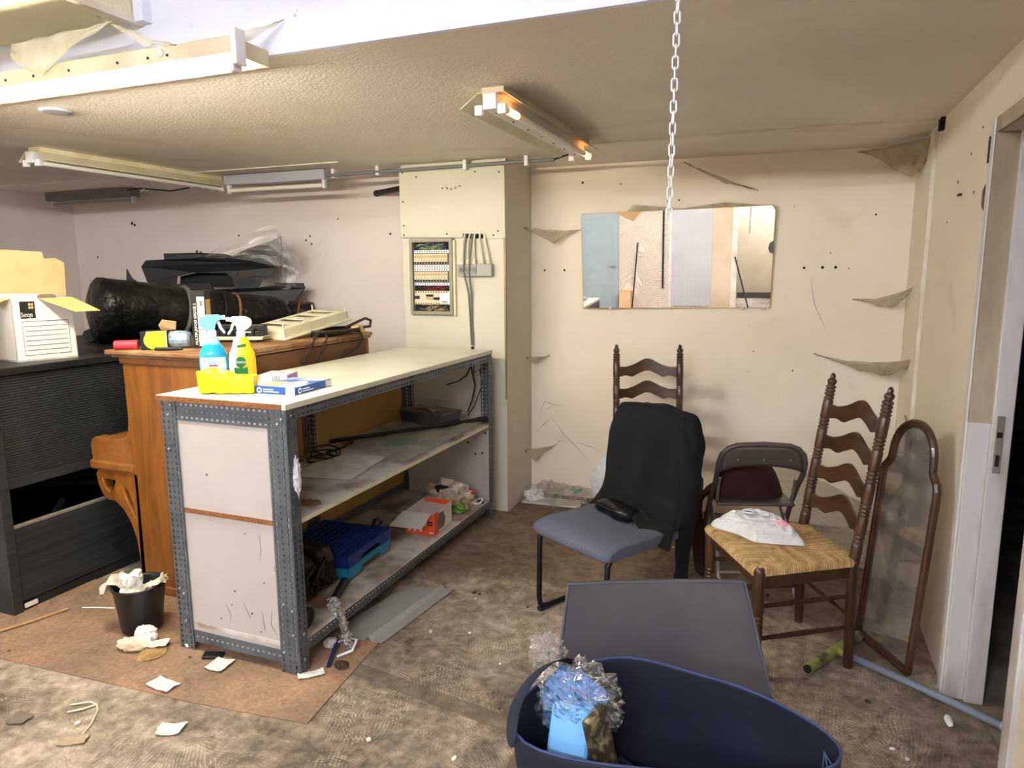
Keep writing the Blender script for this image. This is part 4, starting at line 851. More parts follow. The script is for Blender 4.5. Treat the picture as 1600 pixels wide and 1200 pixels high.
# ------------------------------------------------------------------ things on the piano
PT = 1.2
q = B(); hollow(q, (-2.935, 2.372, PT+.0215), (-2.85, 2.428, PT+.0215), .022, .016); q.build('red_tube', m_red, None, 'short red rubber tube on the near piano lid corner', 'tube')
bx_ = thing('opened_carton', 'small lime-printed carton with grey pouch on the piano lid', 'box', (-2.735, 2.505, PT), R(34))
q = B(True); q.bb((-.115, -.05, 0), (.0, .05, .085)); q.build('carton', m_ink, bx_, bevel=.002)
q = B(True); q.prism([(-.085, .085), (-.095, .06), (-.075, .025), (-.04, .004), (.0, .0), (.0, .088)], .0015, frame((0, -.0505, 0), (1, 0, 0), (0, 0, 1))); q.build('pale_band', mat('pale_peach_print', srgb(236, 208, 180), .6), bx_)
q = B(True); q.prism([(-.055+.045*math.cos(a), .044+.042*math.sin(a)) for a in [math.pi/2+i*math.pi/10 for i in range(11)]]+[(-.005, .002), (-.005, .086)], .001, frame((0, -.0525, 0), (1, 0, 0), (0, 0, 1))); q.build('lime_print', m_lime, bx_)
q = B(True); q.add([(-.045, .04, .085), (.02, .045, .085), (.03, .02, .125), (-.03, .012, .135), (-.05, .02, .11)], [(0, 1, 2, 3, 4)]); q.build('flap', m_card, bx_, solid=.002)
q = B(True); 
def pouch(u, v):
    a = 2*math.pi*u; x = -.005+.10*v; s = (1-.25*(2*v-1)**4)*(1+.12*nz((math.cos(a), math.sin(a), v*3), 2, 5))
    return V((x, .045*math.cos(a)*s, .042+.042*math.sin(a)*s))
q.grid(pouch, 16, 10, True, smooth=False); q.f.append(list(range(144, 160))); q.mi.append(0); q.sm.append(False); q.build('pouch', mat('silver_pouch', srgb(168, 170, 178), .3, .4, c2=srgb(140, 170, 196), scale=6, bump=.8, bscale=40), bx_)
gb = thing('grease_carton', 'tall black and white grease cartridge carton on the piano lid', 'box', (-2.60, 2.58, PT), R(26))
q = B(True); q.bb((-.037, -.035, 0), (.03, .035, .272)); q.build('carton', m_ink, gb, bevel=.0015)
q = B(True); q.bb((-.008, -.0362, .012), (.0255, -.0352, .243)); wp_ = q.build('white_panel', m_paper, gb)
for k in range(6): q = B(True); q.bb((-.008, -.037, .07+k*.02), (.0255, -.0362, .0725+k*.02)); q.build('printed_line', m_ink, wp_)
q = B(True); q.bb((.004, -.037, .20), (.018, -.0362, .225)); q.build('barcode', m_print, wp_)
text('MULTIPURPOSE GREASE 2', .017, frame((-.014, -.0358, .018), (0, 0, 1), (-1, 0, 0)), m_paper, gb, local=True)
q = B(True); q.bb((.0302, -.03, .01), (.0312, .03, .23)); q.build('side_label', m_kraft, gb)
q = B(); q.tube([(-2.72, 2.405, PT+.008), (-2.64, 2.43, PT+.009), (-2.60, 2.45, PT+.009)], [.008, .008, .006], 8); q.build('marker_pen', m_blk, None, 'thin dark marker pen lying on the near piano lid edge', 'pen')
dv = thing('terminal_block', 'black device on a cream tray on the piano lid', 'device', (-2.655, 2.885, PT), R(20))
q = B(True); q.prism([(-.13, 0), (.13, 0), (.14, .018), (-.135, .018)], .11, frame((0, .055, .012), (1, 0, 0), (0, 0, 1))); q.build('tray', m_cream, dv, bevel=.003)
for k in range(7): q = B(True); q.bb((-.125+k*.036, -.05, .03), (-.093+k*.036, .0, .058+.01*(k % 2))); q.build('block', m_blk, dv, bevel=.003)
q = B(True); q.bb((-.12, 0, .03), (.125, .05, .088)); q.build('housing', m_blk, dv, bevel=.005)
q = B(True); q.bb((.03, -.052, .05), (.075, -.0495, .056)); q.build('label', m_paper, dv)
q = B(True); q.bb((-.10, -.045, 0), (.10, .045, .013)); q.build('foot', m_blk, dv)
# cream fuse box cover lying face up
fc = thing('fuse_box_cover', 'cream plastic fuse box cover lying on cord on the piano', 'cover', (-2.60, 3.285, PT))
Xc = frame((-2.60, 3.285, PT+.0605), (.99, -.1, -.01), (.1, .99, .14))
q = B(); q.prism([[(-.115, -.26), (.15, -.26), (.15, .25), (-.115, .25)]]+[[(-.085, y), (.09, y), (.09, y+.065), (-.085, y+.065)][::-1] for y in (-.2, -.08, .04, .15)], .006, Xc @ Matrix.Translation((0, 0, .03))); q.build('plate', m_cream, fc, bevel=.001)
q = B()
for a, c_ in (((-.115, -.26), (.15, -.25)), ((-.115, .24), (.15, .25)), ((-.115, -.26), (-.105, .25)), ((.14, -.26), (.15, .25))): q.bb((*a, -.015), (*c_, .034))
q.v = [Xc @ p for p in q.v]; q.build('rim', m_cream, fc, bevel=.003)
q = B(); q.prism([[(-.13, -.275), (.165, -.275), (.165, .265), (-.13, .265)], [(-.10, -.245), (.135, -.245), (.135, .235), (-.10, .235)][::-1]], .01, Xc @ Matrix.Translation((0, 0, -.022))); q.build('lip', m_cream, fc, bevel=.002)
for x, y in ((-.11, -.25), (.14, -.255), (-.11, .24), (.14, .24), (.145, -.1)): q = B(); q.cyl((x, y, .02), (x, y, .066), .0045, n=8); q.v = [Xc @ p for p in q.v]; q.build('peg', m_cream, fc)
# cord
cr = thing('brown_cord', 'brown speckled cord coiled on the piano and hanging down', 'cord', (-2.45, 3.35, PT))
q = B()
for k in range(4):
    pts = [(-2.44+.05*k/4+(.07+.012*k)*math.cos(a)*.9, 3.36+(.15+.01*k)*math.sin(a), PT+.0085+.0075*k+.002*math.sin(a*2+k)) for a in [i*2*math.pi/20 for i in range(20)]]
    q.tube(pts, .0085, 7, closed=True)
q.tube([(-2.42, 3.48, 1.235), (-2.36, 3.53, 1.27), (-2.335, 3.56, 1.285), (-2.325, 3.6, 1.27), (-2.33, 3.60, 1.235), (-2.36, 3.53, 1.23)], .0085, 7)
q.tube([(-2.40, 3.2, 1.225), (-2.35, 3.1, 1.215), (-2.327, 3.03, 1.17), (-2.323, 2.98, 1.12), (-2.324, 2.95, 1.09)], .008, 7)
q.tube([(-2.40, 3.25, 1.225), (-2.35, 3.20, 1.212), (-2.327, 3.15, 1.17), (-2.323, 3.09, 1.12), (-2.324, 3.06, 1.09)], .008, 7)
q.tube([(-2.38, 3.45, 1.225), (-2.34, 3.50, 1.215), (-2.325, 3.51, 1.17), (-2.323, 3.44, 1.12), (-2.324, 3.3, 1.09)], .008, 7); q.build('cord', m_rope, cr)
q = B(); q.bb((-2.40, 3.50, PT), (-2.345, 3.57, PT+.045)); q.build('wooden_block', m_kraft, None, 'small pale block on the far piano lid corner', 'block', bevel=.003)
# ------------------------------------------------------------------ things on the worktop
def bottle(name, label, x, y, z, rz, prof, sx, sy, mbody, mhead, mtrig, flip):
    t = thing(name, label, 'bottle', (x, y, z), rz)
    q = B(True); q.lathe(prof, 24, None, 0, True, sx, sy); body = q.build('body', mbody, t)
    hz_ = prof[-1][1]
    q = B(True); q.lathe([(.017, hz_-.002), (.0185, hz_), (.0185, hz_+.022), (.015, hz_+.026)], 18); q.build('collar', m_wp, t)
    h = [(-.042, .0), (-.05, .018), (-.044, .036), (-.02, .046), (.03, .046), (.044, .04), (.046, .026), (.03, .02), (.016, .0), (.014, -.02), (-.014, -.02)]
    q = B(True); q.prism([(x_*flip, z_) for x_, z_ in h], .026, frame((0, .013, hz_+.044), (1, 0, 0), (0, 0, 1))); q.build('spray_head', mhead, t, bevel=.005)
    q = B(True); q.prism([(x_*flip, z_) for x_, z_ in [(.022, .02), (.034, .018), (.042, -.008), (.056, -.03), (.048, -.034), (.032, -.012)]], .014, frame((0, .007, hz_+.044), (1, 0, 0), (0, 0, 1))); q.build('trigger', mtrig, t, bevel=.003)
    q = B(True); q.box((.050*flip, 0, hz_+.078), (.014, .02, .018)); q.build('nozzle', m_wp, t, bevel=.002)
    return t, body
pr1 = [(.001, 0), (.043, 0), (.047, .006), (.046, .05), (.048, .10), (.046, .135), (.036, .165), (.025, .182), (.022, .20), (.0165, .212)]
def liquid_mat():
    k = N('blue_liquid_bottle'); co = k.coord(); sx_ = k.n('ShaderNodeSeparateXYZ'); k.l(co, sx_.inputs[0])
    k.col(k.ramp(sx_.outputs[2], [(.0, srgb(20, 140, 190)), (.178, srgb(30, 156, 204)), (.182, srgb(150, 190, 200)), (1, srgb(170, 200, 206))]))
    k.b.inputs['Roughness'].default_value = .12; k.b.inputs['Coat Weight'].default_value = .5; return k.m
t, bd_ = bottle('spray_bottle', 'blue glass cleaner spray bottle on the white worktop', -2.258, 2.285, SH, R(40), pr1, 1.2, .72, liquid_mat(), m_bluec, m_wp, 1)
q = B(True); q.lathe([(.0005, .018), (.0468, .018), (.0466, .05), (.0486, .10), (.0467, .125), (.0005, .125)], 24, None, 0, True, 1.205, .725)
q.f = [f for f in q.f if all(q.v[i].y < -.012 for i in f)]; q.mi = [0]*len(q.f); q.sm = [True]*len(q.f)
lb = q.build('label', mat('sky_label', srgb(120, 200, 230), .4, c2=srgb(236, 244, 246), scale=26, lo=.42, hi=.58), t)
XB = frame((0, -.0352, 0), (1, 0, 0), (0, 0, 1))
q = B(True); q.prism([(-.004+.026*math.cos(a), .072+.024*math.sin(a)) for a in [i*math.pi/8 for i in range(16)]], .001, XB); q.build('label_disc', m_paper, lb)
for sx_, sz_, w_, h_, m in ((0, .092, .034, .007, m_red), (-.014, .066, .024, .012, m_green), (.012, .078, .018, .008, m_bprint), (.02, .07, .014, .006, m_red), (-.02, .056, .016, .008, mat('leaf_print', srgb(120, 170, 50), .5))):
    q = B(True); q.box((sx_, -.0366, sz_), (w_, .001, h_)); q.build('print_patch', m, lb)
q = B(True); q.cyl((-.006, -.004, .06), (0, 0, .214), .0028, n=6); q.build('dip_tube', m_wp, t)
pr2 = [(.001, 0), (.044, 0), (.047, .006), (.047, .10), (.044, .125), (.034, .15), (.029, .175), (.024, .19), (.017, .196)]
def split_mat():
    k = N('white_yellow_bottle'); co = k.coord(); sx_ = k.n('ShaderNodeSeparateXYZ'); k.l(co, sx_.inputs[0])
    f = k.math('ADD', sx_.outputs[0], k.math('MULTIPLY', k.math('SINE', k.math('MULTIPLY', sx_.outputs[2], 20)), .012))
    k.col(k.ramp(k.math('ADD', k.math('MULTIPLY', f, 8), .55), [(.44, srgb(240, 240, 238)), (.46, srgb(250, 190, 30))])); k.b.inputs['Roughness'].default_value = .3; return k.m
t, bd_ = bottle('spray_bottle', 'yellow and white disinfectant spray bottle on the white worktop', -2.25, 2.445, SH, R(40), pr2, 1.2, .7, split_mat(), m_wp, m_wp, -1)
XB = frame((0, -.0338, 0), (1, 0, 0), (0, 0, 1))
q = B(True); q.prism([(-.006+.022*math.cos(a), .088+.024*math.sin(a)) for a in [i*math.pi/9 for i in range(18)]], .0015, XB); lb = q.build('label_disc', m_green, t)
q = B(True); q.prism([(-.034, .035), (.022, .035), (.022, .066), (.004, .06), (-.006, .068), (-.016, .06), (-.034, .066)], .0015, XB); q.build('label_patch', m_green, t)
text('Dettol', .0165, frame((-.005, -.0362, .083), (1, 0, 0), (0, 0, 1)), m_wp, t, align='CENTER', local=True)
q = B(True); q.prism([(-.018, .15), (.018, .156), (.019, .168), (-.017, .162)], .001, frame((0, -.0250, 0), (1, 0, 0), (0, 0, 1))); q.build('label_strip', m_green, t)
# yellow pack
q = B(); XY = frame((-2.075, 2.165, SH), V((.21, .09, 0)), (-.09, .21, 0))
def yfn(u, v):
    a = 2*math.pi*u; t_ = v
    x = -.105+.215*t_; hh = .043+.006*math.sin(t_*4+.9)-.003*t_ + .006*nz((t_*4, a, 0), 1.4, 2); ww = .045*(1-.3*(2*t_-1)**4)
    c, s = math.cos(a), math.sin(a); sq = 1/max(abs(c), abs(s))**.75
    y = ww*c*sq; z_ = hh+hh*s*sq*.98
    z_ += .012*nz((x*22, y*30, 0), 1.2, 7); return XY @ V((x+.012*nz((y*40, z_*40, 0), 1., 3), y, max(0, z_)))
q.grid(yfn, 26, 20, True, smooth=False)
for L0, rev in ((0, True), (19*26, False)): f = list(range(L0, L0+26)); q.f.append(f[::-1] if rev else f); q.mi.append(0); q.sm.append(False)
q.build('yellow_pack', m_yel, None, 'crumpled bright yellow plastic pack on the worktop end', 'bag')
def printed_box(name, label, p0, p1, w_, h, mtop, mside, group=None):
    p0, p1 = V(p0), V(p1); ex = (p1-p0).normalized(); ey = V((-ex.y, ex.x, 0)); L = (p1-p0).length
    t = thing(name, label, 'box', tuple((p0+p1)/2+ey*w_/2)); X = frame(p0, ex, ey)
    q = B(); q.bb((0, 0, 0), (L, w_, h)); q.v = [X @ p for p in q.v]; q.build('carton', mside, t, bevel=.001)
    q = B(); q.bb((.002, .002, h), (L-.002, w_-.002, h+.0008)); q.v = [X @ p for p in q.v]; q.build('top_print', mtop, t)
    return t, X, L
mtop = mat('blue_sky_print', srgb(60, 104, 186), .35, c2=srgb(206, 214, 222), scale=9, lo=.45, hi=.66)
t, X, L = printed_box('printed_box', 'flat blue and white product box beside the yellow pack', (-1.968, 2.195, SH), (-1.78, 2.205, SH), .25, .03, mtop, m_bprint)
def patch(t, X, a, c_, m, name='print_patch'): q = B(); q.bb(a, c_); q.v = [X @ p for p in q.v]; return q.build(name, m, t)
patch(t, X, (.145, -.0006, .001), (.187, 0, .029), m_paper); 
for k in range(6): patch(t, X, (.15+k*.006, -.0012, .002), (.152+k*.006, -.0005, .028), m_print, 'barcode_bar')
patch(t, X, (L, .002, .001), (L+.0006, .25, .03), m_bprint); patch(t, X, (L, .21, .002), (L+.0012, .25, .028), m_paper)
for c_, ax in ((.022, 0), (.03, 1)):
    XX = X @ (frame((c_, -.0008, .015), (1, 0, 0), (0, 0, 1)) if ax == 0 else frame((L+.0008, c_, .015), (0, 1, 0), (0, 0, 1)))
    q = B(); q.prism([(.012*math.cos(a), .012*math.sin(a)) for a in [i*math.pi/8 for i in range(16)]], .0006, XX); q.build('round_logo', m_wp, t)
    q = B(); q.prism([(.007*math.cos(a), .005*math.sin(a)) for a in [i*math.pi/6 for i in range(12)]], .0012, XX); q.build('logo_core', m_bprint, t)
    for k in range(2):
        q = B(); q.bb((.018, .002-.009*k, 0), (.066+.026*k, .006-.009*k, .0008)); q.v = [XX @ p for p in q.v]; q.build('text_line', m_wp, t)
patch(t, X, (.012, .012, .0306), (.09, .12, .0316), m_card); q = B(); q.prism([(.13+.035*math.cos(a), .11+.04*math.sin(a)) for a in [i*math.pi/8 for i in range(16)]], .0008, X @ Matrix.Translation((0, 0, .031))); q.build('round_print', m_paper, t)
t, X, L = printed_box('printed_box', 'small pink striped box behind the yellow pack', (-2.11, 2.39, SH), (-1.995, 2.425, SH), .12, .042, m_pink, m_pink)
for k in range(4): patch(t, X, (.055+k*.009, -.0008, .004), (.059+k*.009, 0, .038), m_print, 'barcode_bar')
patch(t, X, (L, .01, .004), (L+.0008, .11, .036), mat('violet_print', srgb(160, 130, 190), .5)); patch(t, X, (.02, .05, .0425), (.09, .06, .0436), m_red)
# ------------------------------------------------------------------ things on the middle shelf
MZ = .62
cs = thing('dusty_case', 'dusty dark blue case at the far end of the middle shelf', 'case', (-2.07, 3.77, MZ))
Xk = frame((-2.235, 3.755, MZ), (.34, -.09, 0), (.1, .3, 0))
q = B(); q.hexa([Xk @ V(p) for p in ((.01, .0, 0), (.33, .0, 0), (.33, .17, 0), (.01, .17, 0))], [Xk @ V(p) for p in ((0, -.01, .085), (.36, -.01, .09), (.355, .18, .09), (0, .18, .085))]); q.build('body', m_navybox, cs, bevel=.006)
q = B(); q.hexa([Xk @ V(p) for p in ((0, -.012, .08), (.362, -.012, .085), (.358, .182, .085), (0, .182, .08))], [Xk @ V(p) for p in ((.005, -.008, .092), (.355, -.008, .098), (.35, .176, .098), (.005, .176, .092))]); q.build('lid', mat('dust_film', srgb(112, 100, 88), .9, c2=srgb(86, 80, 76), scale=8), cs, bevel=.003)
q = B()
def rag(u, v): return Xk @ (V((.09+.2*u, .03+.07*v+.03*math.sin(u*5), .10+.012*abs(nz((u*4, v*3, 0), 1.5, 3))+.01*math.sin(v*9)**2)))
q.grid(rag, 12, 8, smooth=False); q.build('rag', mat('brown_rag', srgb(150, 126, 106), .9), None, 'crumpled brown rag on top of the dusty blue case', 'rag', solid=.003)
q = B(); q.tube([(-2.27, 3.08, MZ+.034), (-1.74, 3.90, MZ+.034)], .012, 6, smooth=False); q.tube([(-1.76, 3.87, MZ+.034), (-1.72, 3.92, MZ+.034)], .016, 6); q.build('dark_rod', m_blk, None, 'long dark rod lying diagonally on the middle shelf', 'rod')
q = B()
for k in range(3): q.tube([(-2.175+.05*math.cos(a)*(1+.15*k), 2.86+.085*math.sin(a)*(1-.1*k)+.03*k, MZ+.006+.02*k*abs(math.sin(a/2))) for a in [i*2*math.pi/18 for i in range(18)]], .0042, 6, closed=True)
q.tube([(-2.2, 2.95, MZ+.01), (-2.16, 3.05, MZ+.02), (-2.14, 3.1, MZ+.05), (-2.17, 3.13, MZ+.02), (-2.24, 3.2, MZ+.01)], .006, 6); q.tube([(-2.22, 2.78, MZ+.01), (-2.2, 2.68, MZ+.02), (-2.23, 2.6, MZ+.01)], .0042, 6)
q.build('coiled_wire', m_dwire, None, 'black wire coil lying at back of the middle shelf', 'cable')
q = B()
def film3(u, v):
    x = -2.27+.55*u; y = 3.16+.72*v-.25*u*(1-v); return V((x, y, MZ+.003+.02*abs(nz((u*3, v*4, 0), 1.6, 2))+.012*math.sin(u*9+v*4)**2))
q.grid(film3, 20, 20, smooth=False); q.build('plastic_sheet', mat('greenish_film', srgb(196, 196, 178), .3, alpha=.65, c2=srgb(150, 176, 158), scale=4, lo=.5, hi=.6), None, 'rumpled translucent plastic sheet on the middle shelf', 'plastic sheet')
sheet('paper_sheet', m_paper, (-1.99, 2.78, MZ), .30, .42, .15, .004, 4, 'flat white paper sheet on the middle shelf', 'paper')
crumple('dirt_clump', mat('dirt', srgb(120, 96, 66), .95), (-1.79, 2.27, MZ+.002), (.05, .03, .008), 3, .6, 4, 16, 8, label='small clump of brown dirt on middle shelf corner', cat='dirt')
# ------------------------------------------------------------------ things on the bottom shelf
BZ = .128
def crate(name, label, c, rz, w_, d_, h, m, lattice):
    t = thing(name, label, 'crate', c, rz)
    q = B(True); q.bb((-w_/2, -d_/2, 0), (w_/2-.045, d_/2, h*.35)); q.build('base', m, t)
    q = B(True); e_ = .012
    q.bb((-w_/2, -d_/2, 0), (-w_/2+e_, d_/2, h))
    for s in (-1, 1): q.bb((-w_/2, s*d_/2-(e_ if s > 0 else 0), 0), (w_/2, s*d_/2+(0 if s > 0 else e_), h))
    q.prism([(-d_/2, 0), (-d_*.24, 0), (-d_*.20, h*.45), (d_*.20, h*.45), (d_*.24, 0), (d_/2, 0), (d_/2, h), (-d_/2, h)], e_, frame((w_/2-e_, 0, 0), (0, 1, 0), (0, 0, 1)))
    q.build('rim', m, t, bevel=.003)
    if lattice:
        q = B(True); nx_, ny_ = 11, 15
        for k in range(1, nx_): x = -w_/2+w_*k/nx_; q.bb((x-.0035, -d_/2, h*.5), (x+.0035, d_/2, h-.004))
        for k in range(1, ny_): y = -d_/2+d_*k/ny_; q.bb((-w_/2, y-.003, h*.5), (w_/2-.005, y+.003, h-.008))
        q.build('lattice', m, t)
    return t
crate('plastic_crate', 'turquoise plastic crate stacked under the dark blue crate', (-2.042, 2.77, BZ+.022), R(3), .40, .40, .05, m_teal, False)
crate('plastic_crate', 'dark blue latticed plastic crate on top of the turquoise crate', (-2.042, 2.77, BZ+.071), R(3), .40, .41, .058, m_blue, True)
q = B(); q.bb((-2.2, 2.62, BZ), (-1.92, 2.92, BZ+.023)); q.build('flat_black_tray', m_blk, None, 'flat black tray under the turquoise crate', 'tray', bevel=.003)
eb = thing('engine_part', 'greasy black engine part on the bottom shelf', 'engine part', (-1.98, 2.36, BZ))
q = B(); q.prism([(-.11, 0), (.07, 0), (.09, .03), (.085, .10), (.06, .165), (.02, .185), (-.11, .2)], .12, frame((-1.97, 2.43, BZ), (1, 0, 0), (0, 0, 1))); q.build('housing', m_engine, eb, bevel=.012)
q = B(); q.prism([(-.11, 0), (.05, 0), (.075, .04), (.07, .13), (.04, .19), (-.1, .2)], .1, frame((-1.955, 2.555, BZ), (1, 0, 0), (0, 0, 1))); q.build('housing', m_engine, eb, bevel=.012)
for k in range(9):
    q = B(); a = rnd.random()*3; q.tube([(-1.885+rnd.uniform(-.02, .012), 2.31+rnd.random()*.22, BZ+.02+rnd.random()*.14) for _ in range(3)], .008+rnd.random()*.005, 6); q.build('grimy_fitting', m_engine, eb)
for k in range(6): q = B(); q.lathe([(.014, 0), (.014, .012), (.008, .014)], 8, frame((-1.885+.0*k, 2.33+.035*k, BZ+.04+.1*rnd.random()), (0, 1, 0), (0, 0, 1))); q.build('bolt_boss', m_engine, eb)
pp = thing('foil_pipe', 'dark pipe with crumpled foil end hanging over the bottom shelf', 'pipe', (-1.78, 2.4, BZ))
q = B(); hollow(q, (-1.765, 2.355, BZ+.020), (-1.845, 2.56, BZ+.020), .02, .016); q.build('pipe', m_blk, pp)
q = B(); path = [(-1.76, 2.345, .165), (-1.72, 2.315, .158), (-1.675, 2.29, .135), (-1.655, 2.28, .09), (-1.645, 2.275, .045), (-1.63, 2.27, .018), (-1.60, 2.275, .012)]
rr = [.03, .027, .02, .02, .02, .018, .008]
P = []; RR = []
for i in range(len(path)-1):
    for k in range(5): u = k/5; P.append(V(path[i])*(1-u)+V(path[i+1])*u); RR.append((rr[i]*(1-u)+rr[i+1]*u)*(1+.35*rnd.uniform(-1, 1)))
q.tube(P, RR, 11, smooth=False); q.v = [p+nv3(p, 70, 2)*.008 for p in q.v]; q.build('foil', m_foil, pp)
q = B(); q.lathe([(.02, 0), (.042, 0), (.045, .02), (.03, .024), (.02, .02)], 16, frame((-1.77, 2.17, BZ+.045), (0, 1, 0), (0, 0, 1))); q.build('black_disc', m_blk, None, 'small black disc on bottom shelf behind the front post', 'disc')
q = B(); q.tube([(-1.95, 2.98, BZ+.12), (-1.93, 2.99, BZ+.155), (-1.94, 2.985, BZ+.165)], [.02, .028, .012], 12); q.build('round_cap', m_blk, None, 'small dark round cap on the far edge of the blue crate', 'cap')
# orange open carton
oc = thing('orange_carton', 'open orange carton with grey flap on the bottom shelf', 'box', (-1.84, 3.37, BZ), R(4))
w_, d_, h = .175, .25, .125
q = B(True)
for a, c_ in (((-w_/2, -d_/2, 0), (w_/2, -d_/2+.003, h*.96)), ((-w_/2, -d_/2, 0), (-w_/2+.003, d_/2, h)), ((-w_/2, d_/2-.003, 0), (w_/2, d_/2, h)), ((-w_/2, -d_/2, 0), (w_/2, d_/2, .003))): q.bb(a, c_)
q.build('carton', m_orange, oc)
q = B(True); q.bb((w_/2-.003, -d_/2, 0), (w_/2, d_/2, h)); q.build('side_wall', m_boxw, oc)
q = B(True); q.bb((w_/2, -d_/2, .0), (w_/2+.0008, -d_/2+.06, h)); q.build('orange_side', m_orange, oc)
q = B(True); q.prism([(-.055, .0), (.03, -.005), (.05, .04), (.02, .085), (-.04, .09), (-.06, .05)], .0012, frame((w_/2, -.02, .018), (0, 1, 0), (0, 0, 1))); q.build('product_print', m_print, oc)
q = B(True); q.add([(-w_/2-.01, -d_/2, h), (w_/2-.015, -d_/2, h), (w_/2-.03, -d_/2-.10, h-.055), (-w_/2-.045, -d_/2-.10, h-.055)], [(0, 1, 2, 3)]); q.build('flap', m_greyflap, oc, solid=.003)
q = B(True); q.add([(-w_/2, -d_/2, h), (-w_/2, d_/2, h), (-w_/2+.05, d_/2-.02, h-.09), (-w_/2+.05, -d_/2+.03, h-.09)], [(0, 1, 2, 3)]); q.build('flap', m_greyflap, oc, solid=.003)
q = B(True); q.box((.0, .04, h*.62), (w_*.8, d_*.75, .004), (.25, .1, 0)); q.build('inner_sheet', m_greyflap, oc)
for k in range(3):
    for j in range(2):
        q = B(True); q.bb((-.07+k*.035, -d_/2-.001, .018+j*.032), (-.055+k*.035, -d_/2+.0005, .036+j*.032)); q.build('white_icon', m_paper, oc)
q = B(True); q.bb((.03, -d_/2-.001, .05), (.042, -d_/2+.0005, .08)); q.build('white_icon', m_paper, oc)
for k in range(2): q = B(True); q.bb((.048, -d_/2-.001, .055+.014*k), (.078, -d_/2+.0005, .064+.014*k)); q.build('dark_print', m_ink, oc)
q = B(True); q.bb((.055, -d_/2-.001, .012), (.08, -d_/2+.0005, .018)); q.build('white_print', m_paper, oc)
wr_ = crumple('plastic_wrapping', m_paperb, (-1.88, 3.72, BZ+.062), (.13, .10, .085), 12, .55, 2.6, 36, 24, label='crumpled white plastic packaging on the bottom shelf', cat='packaging')
crumple('green_packet', mat('green_film', srgb(90, 150, 40), .4), (-1.79, 3.63, BZ+.03), (.05, .03, .042), 4, .35, 2.5, 18, 12, label='small green packet against the crumpled white packaging', cat='packet')
crumple('red_packet', mat('red_film', srgb(190, 60, 60), .4), (-1.78, 3.77, BZ+.08), (.035, .05, .03), 5, .4, 2.5, 18, 12, label='small red and white packet on crumpled white packaging', cat='packet')
crumple('black_scrap', m_blk, (-1.90, 3.66, BZ+.13), (.05, .03, .018), 6, .6, 3, 18, 10, flatten=False, label='black plastic scrap on top of crumpled white packaging', cat='scrap')
q = B(); q.tube([(-1.75+.03*math.cos(a), 3.83+.045*math.sin(a), BZ+.018+.006*math.sin(a*2)) for a in [i*2*math.pi/16 for i in range(16)]], .007, 6, closed=True); q.build('white_loop', m_wp, None, 'white cable loop at the far end of the bottom shelf', 'cable')
for k in range(5): crumple('dirt_clump', mat('dark_crumbs', srgb(70, 56, 42), .95), (-1.72-.03*rnd.random(), 3.84+.05*rnd.random(), BZ+.006), (.012, .012, .008), k, .5, 3, 8, 6, label='dark crumb of dirt beside the white cable loop', cat='dirt', group='crumbs on bottom shelf')
